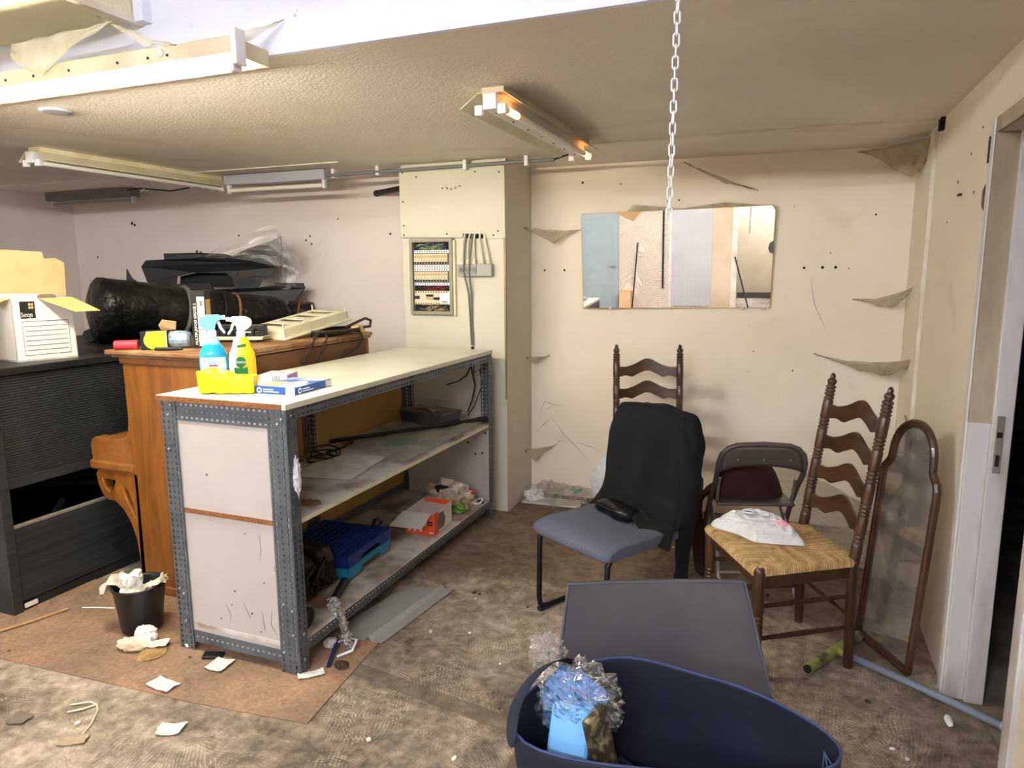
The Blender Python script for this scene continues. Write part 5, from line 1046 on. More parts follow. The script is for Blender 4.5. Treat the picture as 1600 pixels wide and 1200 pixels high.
# ------------------------------------------------------------------ ladder-back chairs with rush seats (local: front = +x)
def ladder_chair(loc, rz, label):
    t = thing('ladder_back_chair', label, 'chair', loc, rz)
    SHT = .45
    def turned(x0, y0, x1, y1, z0, z1, prof):
        q = B(True); n = 14; vs = []
        pts = []; rs = []
        for z, r in prof: u = (z-z0)/(z1-z0); pts.append((x0+(x1-x0)*u, y0+(y1-y0)*u, z)); rs.append(r)
        q.tube(pts, rs, n); return q
    def beads(zs, zend, n_, r0=.0165, r1=.021):
        o = []
        for k in range(n_):
            a = zs+(zend-zs)*k/n_; b_ = zs+(zend-zs)*(k+1)/n_; m_ = (a+b_)/2
            o += [(a+.001, r0), (a+(m_-a)*.5, r1*.97), (m_, r1), (m_+(b_-m_)*.5, r1*.97), (b_-.001, r0)]
        return o
    SL = [.575, .705, .835, .965]
    for s in (-1, 1):
        pr = [(SHT-.03, .021), (.50, .0215), (.515, .0195)]+beads(.515, .545, 2)+[(.547, .0195), (.552, .0205), (.615, .0205), (.62, .019)]
        for a in (.62, .75, .88): pr += beads(a, a+.045, 3)+[(a+.047, .0195), (a+.052, .0205), (a+.122, .0205), (a+.127, .019)]
        pr += beads(1.008, 1.068, 4)+[(1.07, .013), (1.076, .017), (1.086, .0195), (1.093, .0165), (1.098, .0105), (1.106, .0115), (1.114, .009), (1.12, .003)]
        q = turned(-.195, s*.185, -.295, s*.187, SHT-.03, 1.12, pr)
        q.tube([(-.205, s*.185, 0), (-.2, s*.185, .2), (-.195, s*.185, SHT-.03)], [.0185, .0205, .021], 14); q.build('rear_post', m_dkwood, t)
        pr = [(0, .014), (.012, .018), (.05, .019), (.13, .02), (.20, .0215), (.215, .019)]+beads(.215, .265, 3, .017, .022)+[(.268, .019), (.275, .0215), (.44, .022), (.452, .019), (.458, .012)]
        q = turned(.205, s*.225, .205, s*.225, 0, .46, pr); q.build('front_leg', m_dkwood, t)
    for z in SL:
        q = B(True); u0 = (z-(SHT-.03))/(1.12-SHT+.03); xb = -.195-.1*u0
        n = 33; vs = []
        for i in range(n):
            u = -1+2*i/(n-1); y = u*.175
            tp_ = .024+.046*math.exp(-(u/.40)**2)-.004*math.exp(-((abs(u)-.75)/.12)**2); bt = -.036+.034*math.exp(-(u/.34)**2)-.006*math.exp(-((abs(u)-.52)/.09)**2)+.006*math.exp(-((abs(u)-.75)/.12)**2)
            x = xb-.034*(1-u*u)
            vs += [(x-.006-(tp_*.0855), y, z+tp_), (x+.006-(tp_*.0855), y, z+tp_), (x+.006-(bt*.0855), y, z+bt), (x-.006-(bt*.0855), y, z+bt)]
        fs = [(0, 1, 2, 3), tuple(4*(n-1)+k for k in (3, 2, 1, 0))]
        for i in range(n-1):
            for k in range(4): fs.append((4*i+k, 4*(i+1)+k, 4*(i+1)+(k+1) % 4, 4*i+(k+1) % 4))
        q.add(vs, fs, 0, False); q.build('back_slat', m_dkwood_y, t, bevel=.002)
    A = {'fl': (.205, .225), 'fr': (.205, -.225), 'bl': (-.195, .185), 'br': (-.195, -.185)}
    def bar(a, b_, z, r, name): q = B(True); q.tube([(*a, z), ((a[0]+b_[0])/2, (a[1]+b_[1])/2, z), (*b_, z)], [r*.8, r*1.15, r*.8], 10); q.build(name, m_dkwood, t)
    for z in (.17, .30): bar(A['fl'], A['bl'], z, .0105, 'side_stretcher'); bar(A['fr'], A['br'], z, .0105, 'side_stretcher')
    bar(A['fl'], A['fr'], .24, .0105, 'front_stretcher'); bar(A['bl'], A['br'], .22, .0105, 'rear_stretcher')
    def apron(a, b_):
        q = B(True); a, b_ = V((*a, 0)), V((*b_, 0)); d = b_-a; q.box((0, 0, 0), (d.length, .018, .052), frame((a+b_)/2+V((0, 0, SHT-.048)), d, V((-d.y, d.x, 0)))); q.build('seat_rail', m_dkwood_y, t, bevel=.003)
    apron(A['fl'], A['fr']); apron(A['fl'], A['bl']); apron(A['fr'], A['br']); apron(A['bl'], A['br'])
    # rush strands: four fields wrapped over the rails and meeting on the diagonals
    q = B(True); c0 = V((.0, 0, 0)); K = [V((.215, .225, 0)), V((.215, -.225, 0)), V((-.20, -.185, 0)), V((-.20, .185, 0))]
    q.hexa([(p.x*.97, p.y*.97, SHT-.028) for p in K][::-1], [(p.x*.97, p.y*.97, SHT-.010) for p in K][::-1])
    for i in range(4):
        a, b_ = K[i], K[(i+1) % 4]; n_ = 44; inward = (c0-(a+b_)/2).normalized()
        for k in range(n_):
            u = (k+.5)/n_; p = a+(b_-a)*u; dep = .205*(1-abs(2*u-1))+.004; dep = min(dep, .2)
            j = rnd.uniform(-.0015, .0015); hz = .0025*rnd.random()
            pts = [p-inward*.012+V((0, 0, SHT-.024)), p-inward*.016+V((0, 0, SHT-.008)), p-inward*.006+V((0, 0, SHT+.004+hz))]
            pts += [p+inward*(dep*.5)+V((j, j, SHT+.003+hz-.004*min(1, dep/.2))), p+inward*dep+V((0, 0, SHT+.001-.005*min(1, dep/.2)))]
            q.tube(pts, .0054, 6, m=rnd.choice((0, 0, 1, 2)))
    o = q.build('rush_seat', [m_rush, m_rush2, m_rush3], t)
    return t
fdir = V((-.877, -.48))
ladder_chair((.015, 2.945, 0), math.atan2(fdir.y, fdir.x), 'wooden ladder-back chair with white plastic bag on its rush seat')
f1 = V((.31, -.95))
ladder_chair((-.776+f1.x*.29, 4.172+f1.y*.29, 0), math.atan2(f1.y, f1.x), 'wooden ladder-back chair standing behind the black sweater')
# ------------------------------------------------------------------ cantilever chairs (local: front = +x)
def cantilever(loc, rz, label, mfab, top_w, bot_w, zt, rec=.085):
    t = thing('cantilever_chair', label, 'chair', loc, rz); r = .0125
    q = B(True)
    def side(s):
        y = s*.215; yb = s*.195
        return [(-.285, yb, .62), (-.25, yb, .50), (-.225, s*.205, .42), (-.19, y, .398), (-.05, y, .392), (.15, y, .394), (.205, y, .388), (.228, y, .36), (.23, y, .30), (.232, y, .08), (.228, y, .035), (.20, y, .015), (.12, y, .0135), (-.16, y, .0135), (-.205, y*.97, .0135), (-.225, y*.88, .0135)]
    L = side(1)+side(-1)[::-1]; q.tube(L, r, 10); q.build('frame', m_frame, t)
    for s in (-1, 1): q = B(True); q.box((.205, s*.215, .008), (.06, .03, .016)); q.build('glide', m_blk, t, bevel=.004)
    q = B(True); n = 18
    def seat(u, v):
        # closed loop section along x, swept across y
        a = 2*math.pi*u; c, s = math.cos(a), math.sin(a); e_ = 3.6; k = (abs(c)**e_+abs(s)**e_)**(-1/e_)
        y = (v-.5)*.49; edge = 1-.05*abs(2*v-1)**14
        x = .01+.248*c*k*edge; zz = .414+.038*s*k*(1-.35*abs(2*v-1)**16)
        fr_ = max(0, (x-.12)/.14); zz -= .016*fr_**2.2; zz -= .008*math.cos(min(1, abs(x-.0)/.2)*math.pi/2)*(1 if s > 0 else .3)
        return V((x, y, zz))
    q.grid(seat, 40, n, True); q.f.append(list(range(40))[::-1]); q.mi.append(0); q.sm.append(False); q.f.append(list(range(40*(n-1), 40*n))); q.mi.append(0); q.sm.append(False)
    so = q.build('seat', mfab, t)
    for s in (-1, 1):
        q = B(True); q.tube([seat(k/60, .0 if s < 0 else 1.0)+V((0, s*-.004, 0)) for k in range(2, 29)], .003, 6); q.build('seam', mfab, so)
    q = B(True); vs = []; z0, z1 = .455, zt; nb, na = 9, 15
    def back(u, v, side_):
        z = z0+(z1-z0)*v; hw = (bot_w+(top_w-bot_w)*v)/2; y = (2*u-1)*hw; xb = -.30+rec*(1-v)
        return V((xb+side_*.014+.014*(1-(2*u-1)**2)*-1*.6, y, z+side_*.0025))
    q.grid(lambda u, v: back(u, v, 1), na, nb, smooth=False); q.grid(lambda u, v: back(u, v, -1), na, nb, smooth=False); q.f[-(na-1)*(nb-1):] = [f[::-1] for f in q.f[-(na-1)*(nb-1):]]
    N0 = na*nb; loop = [i for i in range(na)]+[na*j+na-1 for j in range(1, nb)]+[na*(nb-1)+i for i in range(na-2, -1, -1)]+[na*j for j in range(nb-2, 0, -1)]
    for i in range(len(loop)): a, b_ = loop[i], loop[(i+1) % len(loop)]; q.f.append([a, b_, b_+N0, a+N0][::-1]); q.mi.append(0); q.sm.append(False)
    bo = q.build('backrest', mfab, t, bevel=.004)
    pts = [back(0, v/8, 1) for v in range(9)]+[back(u/14, 1, 1) for u in range(1, 15)]+[back(1, v/8, 1) for v in range(7, -1, -1)]
    q = B(True); q.tube(pts, .0035, 6); q.build('piping', mat('grey_blue_piping', srgb(74, 76, 86), .7), bo)
    return t
f2 = V((-.513, -.858)); C2 = (-.7075, 2.977, 0)
cantilever(C2, math.atan2(f2.y, f2.x), 'blue-grey fabric cantilever chair draped with a black sweater', m_fab, .40, .43, .895)
f3 = V((.387, -.922)); cantilever((-.264+f3.x*.30, 1.584+f3.y*.30, 0), math.atan2(f3.y, f3.x), 'charcoal fabric cantilever chair carrying the navy tote bag', m_fab2, .415, .54, .825, .15)
# sweater draped over the back (local frame of the chair)
sw = thing('black_sweater', 'black knitted sweater draped over the blue-grey chair back', 'sweater', C2, math.atan2(f2.y, f2.x))
def drape(u, v):
    # u around the body (0..1), v from the top ridge (0) to the hem (1)
    a = 2*math.pi*u; z = .938-(.938-.445)*v; c, s = math.cos(a), math.sin(a)
    hw = .222+.06*min(1, v*1.25)+.02*math.sin(v*6); dpf = .03+.045*v**.6; dpb = .065+.07*v
    e_ = 3.0; k = (abs(c)**e_+abs(s)**e_)**(-1/e_)
    x = -.30+.07*v; x += (dpf if c > 0 else dpb)*c*k*(.3+.7*min(1, v*8)); y = hw*s*k
    if v < .12: z -= .014*(abs(s)**3)*(1-v/.12)
    fold = .016*math.sin(s*9+v*2.5)*v+.018*nz((s*2.2, c*2, v*3), 1.3, 4)
    x += fold*(1 if c > 0 else -1)*.9; y += .012*nz((s*2, v*4, 3), 1.5, 9)
    if v > .8 and c > 0: q_ = (v-.8)/.2; x += .10*q_*q_; z += .02*q_*(1-q_)
    if y < 0: z -= .045*max(0, v-.25)*(-y/.2)
    return V((x, y, z))
q = B(True); q.grid(drape, 64, 30, True); top_ = q.v[:64]
q.f.append(list(range(64))[::-1]); q.mi.append(0); q.sm.append(True); q.build('body', m_sweater, sw, solid=.008, off=1, sub=1)
def limb(pts, rs, fl, name, seed):
    q = B(True); P = [V(p) for p in pts]; PP = []; RR = []
    for i in range(len(P)-1):
        for k in range(5): u_ = k/5; PP.append(P[i].lerp(P[i+1], u_)); RR.append(rs[i]*(1-u_)+rs[i+1]*u_)
    PP.append(P[-1]); RR.append(rs[-1]); q.tube(PP, RR, 16, flat=fl); q.v = [p+nv3(p, 11, seed)*.012 for p in q.v]; q.build(name, m_sweater, sw, sub=1)
limb([(-.29, .17, .90), (-.265, .225, .80), (-.235, .255, .62), (-.215, .25, .42), (-.21, .24, .22), (-.21, .237, .17)], [.03, .045, .048, .042, .034, .03], .62, 'sleeve', 3)
limb([(-.30, -.19, .88), (-.36, -.2, .75), (-.38, -.19, .6)], [.03, .045, .04], .6, 'sleeve', 5)
limb([(-.30, -.06, .925), (-.305, .04, .928), (-.30, .16, .915)], [.018, .022, .018], .8, 'collar', 7)
q = B(True)
def hem(u, v): return V((-.10+.06*math.sin(u*3)-.02*v, .03+.22*u, .455+.03*(1-v)+.012*math.sin(u*7)-.10*v*max(0, u-.35)**1.2*1.6)) + nv3((u*3, v*2, 0), 1.4, 5)*.01
q.grid(lambda u, v: hem(u, v)+V((.10*v-.06, .04*v*u, 0)), 16, 8); q.build('hem', m_sweater, sw, solid=.008, sub=1)
q = B(True); q.tube([(-.10, -.20, .462), (-.085, -.12, .468), (-.085, -.03, .468), (-.09, .05, .465)], [.012, .018, .018, .014], 10); q.build('rolled_hem', m_sweater, sw, sub=1)
# purse
pu = thing('black_purse', 'black leather purse on chair seat under the sweater hem', 'purse', (C2[0]+.02, C2[1]+.06, .445), math.atan2(f2.y, f2.x)+R(-6))
q = B(True)
def purse(u, v):
    a = 2*math.pi*u; c, s = math.cos(a), math.sin(a); e_ = 3.2; k = (abs(c)**e_+abs(s)**e_)**(-1/e_); y = (v-.5)*.21; en = 1-.25*abs(2*v-1)**6
    return V((.0+.052*c*k*en+.006*math.sin(y*40), y, .032+.031*s*k*en))
q.grid(purse, 24, 14, True); q.f.append(list(range(24))[::-1]); q.mi.append(0); q.sm.append(True); q.f.append(list(range(24*13, 24*14))); q.mi.append(0); q.sm.append(True); q.build('body', m_leather, pu)
q = B(True); q.tube([(.052, -.09, .045), (.054, 0, .047), (.052, .09, .045)], .003, 6); q.build('zip_seam', m_dwire, pu)
# white plastic bag on the rush seat
f0 = V((-.877, -.48)); rz0 = math.atan2(f0.y, f0.x)
wb = thing('plastic_bag', 'white translucent plastic carrier bag on the rush seat', 'bag', (-.035, 3.02, .455))
q = B(); n = 40
def wbag(u, v):
    a = 2*math.pi*u; r = 1-v
    x = .185*math.cos(a)*(1+.16*math.cos(a*3+1)+.12*nz((math.cos(a), math.sin(a), 0), 2.2, 3)); y = .105*math.sin(a)*(1+.14*math.sin(a*4)+.1*nz((math.cos(a), math.sin(a), 4), 2.2, 5))
    p = V((x*r, y*r, 0)); h = .072*(1-r**3.2)*(1+.45*nz((p.x*10, p.y*10, 0), 1., 2))+.028*abs(nz((p.x*24, p.y*24, 1), 1., 6))*(1-r**6)
    ca, sa = math.cos(-.35), math.sin(-.35); return V((-.085+p.x*ca-p.y*sa, 3.03+p.x*sa+p.y*ca, .458+h))
q.grid(wbag, n, 16, True, smooth=False); q.build('film', m_plas, wb)
for c_, r_, m in (((-.12, 3.03, .537), .02, m_ink), ((-.055, 3.015, .537), .013, m_ink)):
    q = B(); q.tube([(c_[0]+r_*1.3*math.cos(a), c_[1]+r_*.8*math.sin(a), c_[2]+.004) for a in [i*2*math.pi/14 for i in range(14)]], .004, 6, closed=True, m=0); q.lathe([(.001, 0), (r_*.9, 0), (r_*.9, .001), (.001, .001)], 12, Matrix.Translation(c_) @ Matrix.Diagonal((1.3, .8, 1, 1)), 1); q.build('handle_opening', [m_plas, mat('dark_green_inside', srgb(30, 36, 32), .6)], wb)
crumple('pink_wrapper', mat('pink_film', srgb(244, 176, 196), .4), (.005, 2.99, .50), (.045, .03, .03), 3, .4, 3, 14, 10, wb)
# ------------------------------------------------------------------ folding chair (local: front = +x)
fdv = V((-.30, .954))
fch = thing('folding_chair', 'grey metal folding chair standing behind the rush-seat chair', 'chair', (-.14, 3.58, 0), math.atan2(fdv.y, fdv.x))
def top_u():
    pts = []
    for s in (1, -1):
        L = [(.20, s*.205, .015), (.10, s*.2, .22), (.0, s*.198, .40), (-.09, s*.196, .52), (-.15, s*.2, .60), (-.172, s*.2, .655), (-.182, s*.188, .70), (-.186, s*.16, .73), (-.188, s*.12, .745)]
        pts += L if s == 1 else L[::-1]
    pts.insert(9, (-.19, 0, .752)); return pts
q = B(True); q.tube(top_u(), .0125, 10); q.build('frame', m_folding, fch)
q = B(True)
def bk(u, v): y = (2*u-1)*.192*(1-.16*v**3); return V((-.182-.012*(1-(2*u-1)**2)+.018*(1-v), y, .632+.108*v-.02*(1-v)*abs(2*u-1)**3+.012*(1-abs(2*u-1)**2)*(1-v)))
q.grid(bk, 15, 7); q.build('backrest', m_folding, fch, solid=.012, off=0)
for y in (-.12, 0, .12):
    q = B(True); q.cyl((-.20, y, .68), (-.207, y, .68), .005, n=8); q.build('rivet', m_bolt, fch)
q = B(True); q.bb((-.12, -.185, .425), (.17, .185, .442)); q.build('seat', m_folding, fch, bevel=.012)
for s in (-1, 1):
    q = B(True); q.tube([(.16, s*.175, .42), (-.02, s*.175, .3), (-.2, s*.175, .015)], .011, 8); q.build('rear_leg', m_bolt, fch)
    q = B(True); q.tube([(-.115, s*.178, .565), (-.09, s*.178, .5), (-.07, s*.178, .43)], .0075, 8); q.build('brace', m_bolt, fch)
q = B(True); q.tube([(.185, -.205, .06), (.185, .205, .06)], .008, 8); q.tube([(-.15, -.175, .10), (-.15, .175, .10)], .008, 8); q.build('crossbar', m_bolt, fch)
# maroon coat over its seat and side
mc = thing('maroon_coat', 'maroon cloth coat heaped on the folding chair seat', 'coat', (-.2, 3.72, .445))
q = B()
def coat(u, v):
    a = 2*math.pi*u; t_ = v; r = 1-t_; ex_ = (abs(math.cos(a))**3+abs(math.sin(a))**3)**(-1/3); x = -.165+(.175*math.cos(a)*ex_)*(r**.6); y = 3.615+(.115*math.sin(a)*ex_)*(r**.6)+.3*(x+.165)
    z = .445+.15*(1-r**2.4)*(1+.45*nz((x*9, y*9, 0), 1., 3))+.012*math.sin(x*45+y*20)*(1-r)
    if r > .93 and math.cos(a) < -.2: pass
    return V((x, y, max(.444, z)))
q.grid(coat, 44, 16, True); q.build('heap', m_maroon, mc, sub=1)
q = B()
def hang(u, v):
    y = 3.505+.165*u; x = -.27-.15*math.sin(min(1, v*2.6)*math.pi/2)+.03*math.sin(u*11+v*2)*v+.05*v; z = .485-.48*max(0, v-.1)/.9+.015*math.sin(u*5); return V((x, y, max(.01, z)))+nv3((u*2, v*3, 0), 1.4, 6)*.015
q.grid(hang, 22, 20); q.build('hanging_skirt', m_maroon, mc, solid=.012, sub=1)
# big translucent sheet behind it
q = B()
def bigs(u, v): return V((-.05+.55*u, 4.44-.32*(1-v)-.25*u*(1-v), .01+.42*v*(1-.55*u)))+nv3((u*2, v*2, 0), 1.2, 3)*.03
q.grid(bigs, 16, 12, smooth=False); q.build('plastic_sheet', m_haze, None, 'dusty translucent plastic sheet leaning behind the folding chair', 'plastic sheet', solid=.0015)
# ------------------------------------------------------------------ tote bag on the charcoal chair
tb_ = thing('navy_tote_bag', 'open navy fabric tote bag standing on the charcoal chair', 'bag', (-.15, 1.18, .445))
rim = [(-.425, 1.06, .755), (-.432, 1.11, .765), (-.415, 1.175, .77), (-.375, 1.225, .778), (-.325, 1.272, .785), (-.27, 1.298, .79), (-.20, 1.305, .785), (-.13, 1.30, .778), (-.05, 1.302, .772), (.02, 1.28, .765), (.08, 1.25, .758), (.115, 1.222, .752), (.122, 1.19, .748), (.10, 1.15, .745), (.04, 1.115, .745), (-.06, 1.07, .75), (-.2, 1.03, .752), (-.32, 1.01, .752), (-.39, 1.02, .753)]
basep = [(-.36, 1.06), (-.36, 1.10), (-.35, 1.15), (-.33, 1.20), (-.28, 1.25), (-.23, 1.28), (-.17, 1.285), (-.11, 1.285), (-.04, 1.285), (.0, 1.27), (.05, 1.245), (.07, 1.21), (.07, 1.17), (.05, 1.13), (.0, 1.10), (-.08, 1.06), (-.18, 1.04), (-.28, 1.03), (-.33, 1.035)]
q = B(); n = len(rim)
def bagf(u, v):
    i = int(round(u*n)) % n; r_ = V(rim[i]); b_ = V((*basep[i], .45)); p = b_.lerp(r_, v); bul = math.sin(v*math.pi)*.012; d = V((p.x+.15, p.y-1.17, 0)).normalized()
    return p+d*bul+nv3((p.x*6, p.y*6, p.z*6), 1, 4)*.012*math.sin(v*math.pi)
q.grid(bagf, n, 10, True); q.f.append(list(range(n))[::-1]); q.mi.append(0); q.sm.append(False); q.build('body', m_navy, tb_, solid=.0025, sub=1)
q = B(); q.tube([V(p)+V((0, 0, -.0)) for p in rim], .0032, 6, closed=True); q.build('rim_binding', mat('navy_binding', srgb(44, 54, 92), .6), tb_, sub=1)
q = B(); st_ = [(-.34, 1.262, .72), (-.352, 1.245, .78), (-.372, 1.205, .815), (-.395, 1.15, .822), (-.41, 1.09, .812), (-.415, 1.04, .79), (-.405, 1.015, .74)]
vs = []
for i, p in enumerate(st_):
    p = V(p); t0 = V(st_[min(i+1, len(st_)-1)])-V(st_[max(i-1, 0)]); sd = V((.82, .45, .25)); sd = (sd-t0.normalized()*sd.dot(t0.normalized())).normalized(); vs += [p-sd*.011, p+sd*.011]
q.add(vs, [(2*i, 2*i+1, 2*i+3, 2*i+2) for i in range(len(st_)-1)], 0, True); q.build('handle', m_navy, tb_, solid=.003, sub=2)
q = B(); q.bb((.055, 1.118, .66), (.095, 1.128, .75)); q.build('handle_tab', m_navy, tb_, bevel=.002)
XQ = frame((.10, 1.215, .70), (-.35, .9, .05), (0, 0, 1))
q = B(); q.prism([[(-.018, -.02), (.018, -.02), (.018, .022), (-.018, .022)], [(-.015, -.017), (.015, -.017), (.015, .019), (-.015, .019)][::-1]], .001, XQ); q.tube([XQ @ V((-.013, -.015, .001)), XQ @ V((.013, .017, .001))], .0012, 4); q.tube([XQ @ V((.013, -.015, .001)), XQ @ V((-.013, .017, .001))], .0012, 4); q.build('stitching', mat('navy_stitch', srgb(84, 94, 124), .6), tb_)
q = B()
def inner(u, v): return V((-.31+.31*u, 1.085+.165*v, .585+.05*math.sin(u*7)*math.sin(v*3)+.06*abs(nz((u*3, v*3, 0), 1.3, 8))-.05*u))
q.grid(inner, 20, 14); q.build('folded_lining', m_navy, tb_, sub=1)
# contents
sp = thing('foam_block', 'light blue foam block sticking out of the navy tote', 'foam block', (-.33, 1.13, .62))
Xs = frame((-.335, 1.125, .70), (.95, .12, -.05), (-.05, .5, .85))
q = B(); q.box((0, 0, 0), (.075, .13, .045)); q.v = [Xs @ p for p in q.v]; q.build('foam', m_sponge, sp, bevel=.007)
q = B(); q.box((.0, -.05, .0235), (.06, .03, .001)); q.v = [Xs @ p for p in q.v]; lb = q.build('label', m_pink, sp)
q = B(); q.tube([Xs @ V((.012+.010*math.cos(a), -.05+.011*math.sin(a), .0245)) for a in [i*2*math.pi/10+.6 for i in range(9)]], .0016, 5); q.build('letter_mark', mat('maroon_print', srgb(110, 30, 44), .6), lb)
crumple('blue_cloth_pack', mat('blue_cloth', srgb(70, 118, 176), .7, c2=srgb(50, 92, 146), scale=9), (-.345, 1.185, .735), (.06, .04, .065), 8, .3, 2.5, 24, 16, flatten=False, label='blue folded cloth in clear film inside the navy tote', cat='cloth')
crumple('clear_wrapper', m_clear, (-.335, 1.18, .755), (.08, .055, .06), 9, .35, 3.4, 44, 30, flatten=False, label='crumpled clear film around the blue cloth in the tote', cat='wrapper')
crumple('clear_wrapper', m_clear, (-.415, 1.235, .79), (.035, .03, .045), 4, .4, 3.4, 34, 24, flatten=False, label='clear film tuft behind the navy tote handle', cat='wrapper')
q = B(); Xw = frame((-.272, 1.125, .69), (.3, .8, .1), (-.1, .2, .9))
q.box((0, 0, 0), (.06, .17, .016)); q.v = [Xw @ p + nv3(p, 9, 2)*.004 for p in q.v]; q.build('patterned_pack', m_pbag, None, 'dark patterned foil pack beside the light blue foam block', 'packet', bevel=.004)
q = B(); q.box((-.255, 1.06, .66), (.05, .03, .11), (.3, .2, .3)); q.build('green_pack', mat('green_pack', srgb(110, 150, 70), .5), None, 'small green packet low inside the navy tote', 'packet', bevel=.004)
# ------------------------------------------------------------------ arched mirror leaning on the right wall
am = thing('arched_mirror', 'dark wood framed arched mirror leaning on the right wall', 'mirror', (.44, 3.035, 0))
bd = V((.465, -.886, 0)).normalized(); lean = V((.886, .465, 0)).normalized(); upm = (V((0, 0, 1))*.97+lean*.075).normalized()
Xm = frame((.425, 3.03, .004), bd, upm)
W2 = .171; half = [(W2-.02, 0), (W2-.006, .004), (W2, .018), (W2, .2), (W2, .45), (W2, .69), (W2-.002, .735), (W2-.012, .765), (W2-.03, .785), (W2-.04, .80), (W2-.042, .825)]
ac = [( (W2-.042)*math.cos(a), .825+.15*math.sin(a)) for a in [i*math.pi/2/7 for i in range(1, 8)]]
hl = half+ac; outl = hl+[(-x, y) for x, y in hl[::-1][1:]]
def inset(P, d):
    n = len(P); o = []
    for i in range(n):
        a, b_, c_ = V(P[i-1]).to_3d(), V(P[i]).to_3d(), V(P[(i+1) % n]).to_3d(); t1 = (b_-a).normalized(); t2 = (c_-b_).normalized(); nrm_ = V((-(t1+t2).y, (t1+t2).x, 0)).normalized(); o.append(b_+nrm_*d)
    return o
q = B(); rings = [(0, 0), (0, .016), (.006, .024), (.016, .022), (.02, .016), (.026, .016), (.032, .010), (.034, .006)]
nO = len(outl); vs = []
for d, z in rings: vs += [Xm @ V((p.x, p.y, z)) for p in inset(outl, d)]
fs = []
for r_ in range(len(rings)-1):
    for i in range(nO): i2 = (i+1) % nO; fs.append((r_*nO+i, r_*nO+i2, (r_+1)*nO+i2, (r_+1)*nO+i))
q.add(vs, fs, 0, False); q.build('wood_frame', m_dkwood, am)
q = B(); q.prism([(p.x, p.y) for p in inset(outl, .030)], .004, Xm @ Matrix.Translation((0, 0, .004)))
def dirty_mirror():
    k = N('dirty_mirror_glass'); co = k.coord(); k.b.inputs['Metallic'].default_value = 1; k.b.inputs['Roughness'].default_value = .08; k.col((.86, .85, .82))
    d = k.n('ShaderNodeBsdfDiffuse'); d.inputs[0].default_value = (*srgb(150, 138, 126), 1); mx = k.n('ShaderNodeMixShader')
    f = k.ramp(k.noise(co, 3, 3, .5, .3), [(.35, (.45, .45, .45)), (.7, (.62, .62, .62))]); k.l(f, mx.inputs[0]); k.l(k.b.outputs[0], mx.inputs[1]); k.l(d.outputs[0], mx.inputs[2]); k.l(mx.outputs[0], k.out.inputs[0]); return k.m
q.build('glass', dirty_mirror(), am)
q = B(); q.prism([(p.x, p.y) for p in inset(outl, .004)], .004, Xm @ Matrix.Translation((0, 0, -.003))); q.build('back_panel', m_kraft, am)
# squeegee pole
po = thing('floor_squeegee', 'floor squeegee with yellow-green head and blue-grey pole', 'squeegee', (.3, 2.95, 0))
q = B(); q.tube([(.135, 2.765, .025), (.34, 3.115, .025)], .021, 12); q.build('head', m_poleg, po)
q = B(); q.tube([(.131, 2.757, .025), (.137, 2.768, .025)], .016, 10); q.build('rubber_end', m_blk, po)
q = B(); q.tube([(.24, 2.945, .03), (.285, 2.925, .028)], .017, 10); q.build('socket', m_poleg, po)
q = B(); q.tube([(.27, 2.935, .026), (.5, 2.80, .02), (.745, 2.633, .018)], .0145, 12); q.build('pole', m_pole, po)
q = B(); q.tube([(.74, 2.636, .018), (.765, 2.62, .018)], .0165, 10); q.build('pole_cap', m_fixg, po)
# ------------------------------------------------------------------ bucket and litter
bk_ = thing('black_bucket', 'black plastic bucket filled with crumpled paper beside the piano', 'bucket', (-2.59, 2.10, 0))
q = B(); q.lathe([(.001, .004), (.075, .004), (.082, .012), (.104, .20), (.11, .206), (.112, .215), (.106, .217), (.099, .205), (.078, .02), (.001, .018)], 32, Matrix.Translation((-2.59, 2.10, .002))); q.build('pail', m_bucket, bk_)
crumple('crumpled_paper', m_paperb, (-2.59, 2.09, .165), (.075, .07, .035), 20, .28, 3.2, 34, 22, flatten=False, label='stained grey crumpled paper filling the black bucket', cat='paper')
def towel(pts, wd, side, seed, m, lab):
    P = [V(p) for p in pts]; sd = V(side).normalized(); q = B(); n = len(P)-1
    def fn(u, v):
        t_ = v*n; i = min(int(t_), n-1); p = P[i].lerp(P[i+1], t_-i); w_ = wd*(.75+.35*v+.2*nz((v*3, 0, 0), 1.4, seed))
        return V((-2.59, 2.10, 0))+p+sd*((u-.5)*w_)+nv3((u*2.4, v*3, 0), 1.6, seed)*.022+V((0, 0, .012*math.sin(u*9+v*3)))
    q.grid(fn, 14, 18, smooth=False); q.build('paper_towel', m, None, lab, 'paper', solid=.0015, off=0)
towel([(-.02, -.02, .19), (-.06, -.03, .235), (-.105, -.045, .236), (-.135, -.06, .20), (-.15, -.065, .17)], .07, (.4, -.9, 0), 3, m_paperb, 'stained paper towel draped over the bucket rim facing the cabinet')
towel([(.02, .0, .18), (.06, .01, .215), (.10, .02, .235), (.125, .02, .262), (.14, .01, .255)], .06, (.5, -.8, .3), 5, m_paperb, 'stained paper towel sticking over the bucket rim facing the shelving')
towel([(-.01, -.02, .16), (-.012, -.03, .21), (-.005, -.03, .25), (.0, -.02, .285)], .085, (.75, .65, 0), 8, m_paper, 'white crumpled sheet standing up in the black bucket')
crumple('crumpled_paper', m_paper, (-2.475, 2.02, .035), (.05, .035, .04), 31, .32, 3.2, 32, 20, label='white crumpled paper ball on floor before the bucket', cat='paper')
crumple('crumpled_paper', m_paperb, (-2.49, 1.968, .018), (.07, .045, .018), 32, .35, 3, 30, 16, label='flattened stained paper on floor before the bucket', cat='paper')
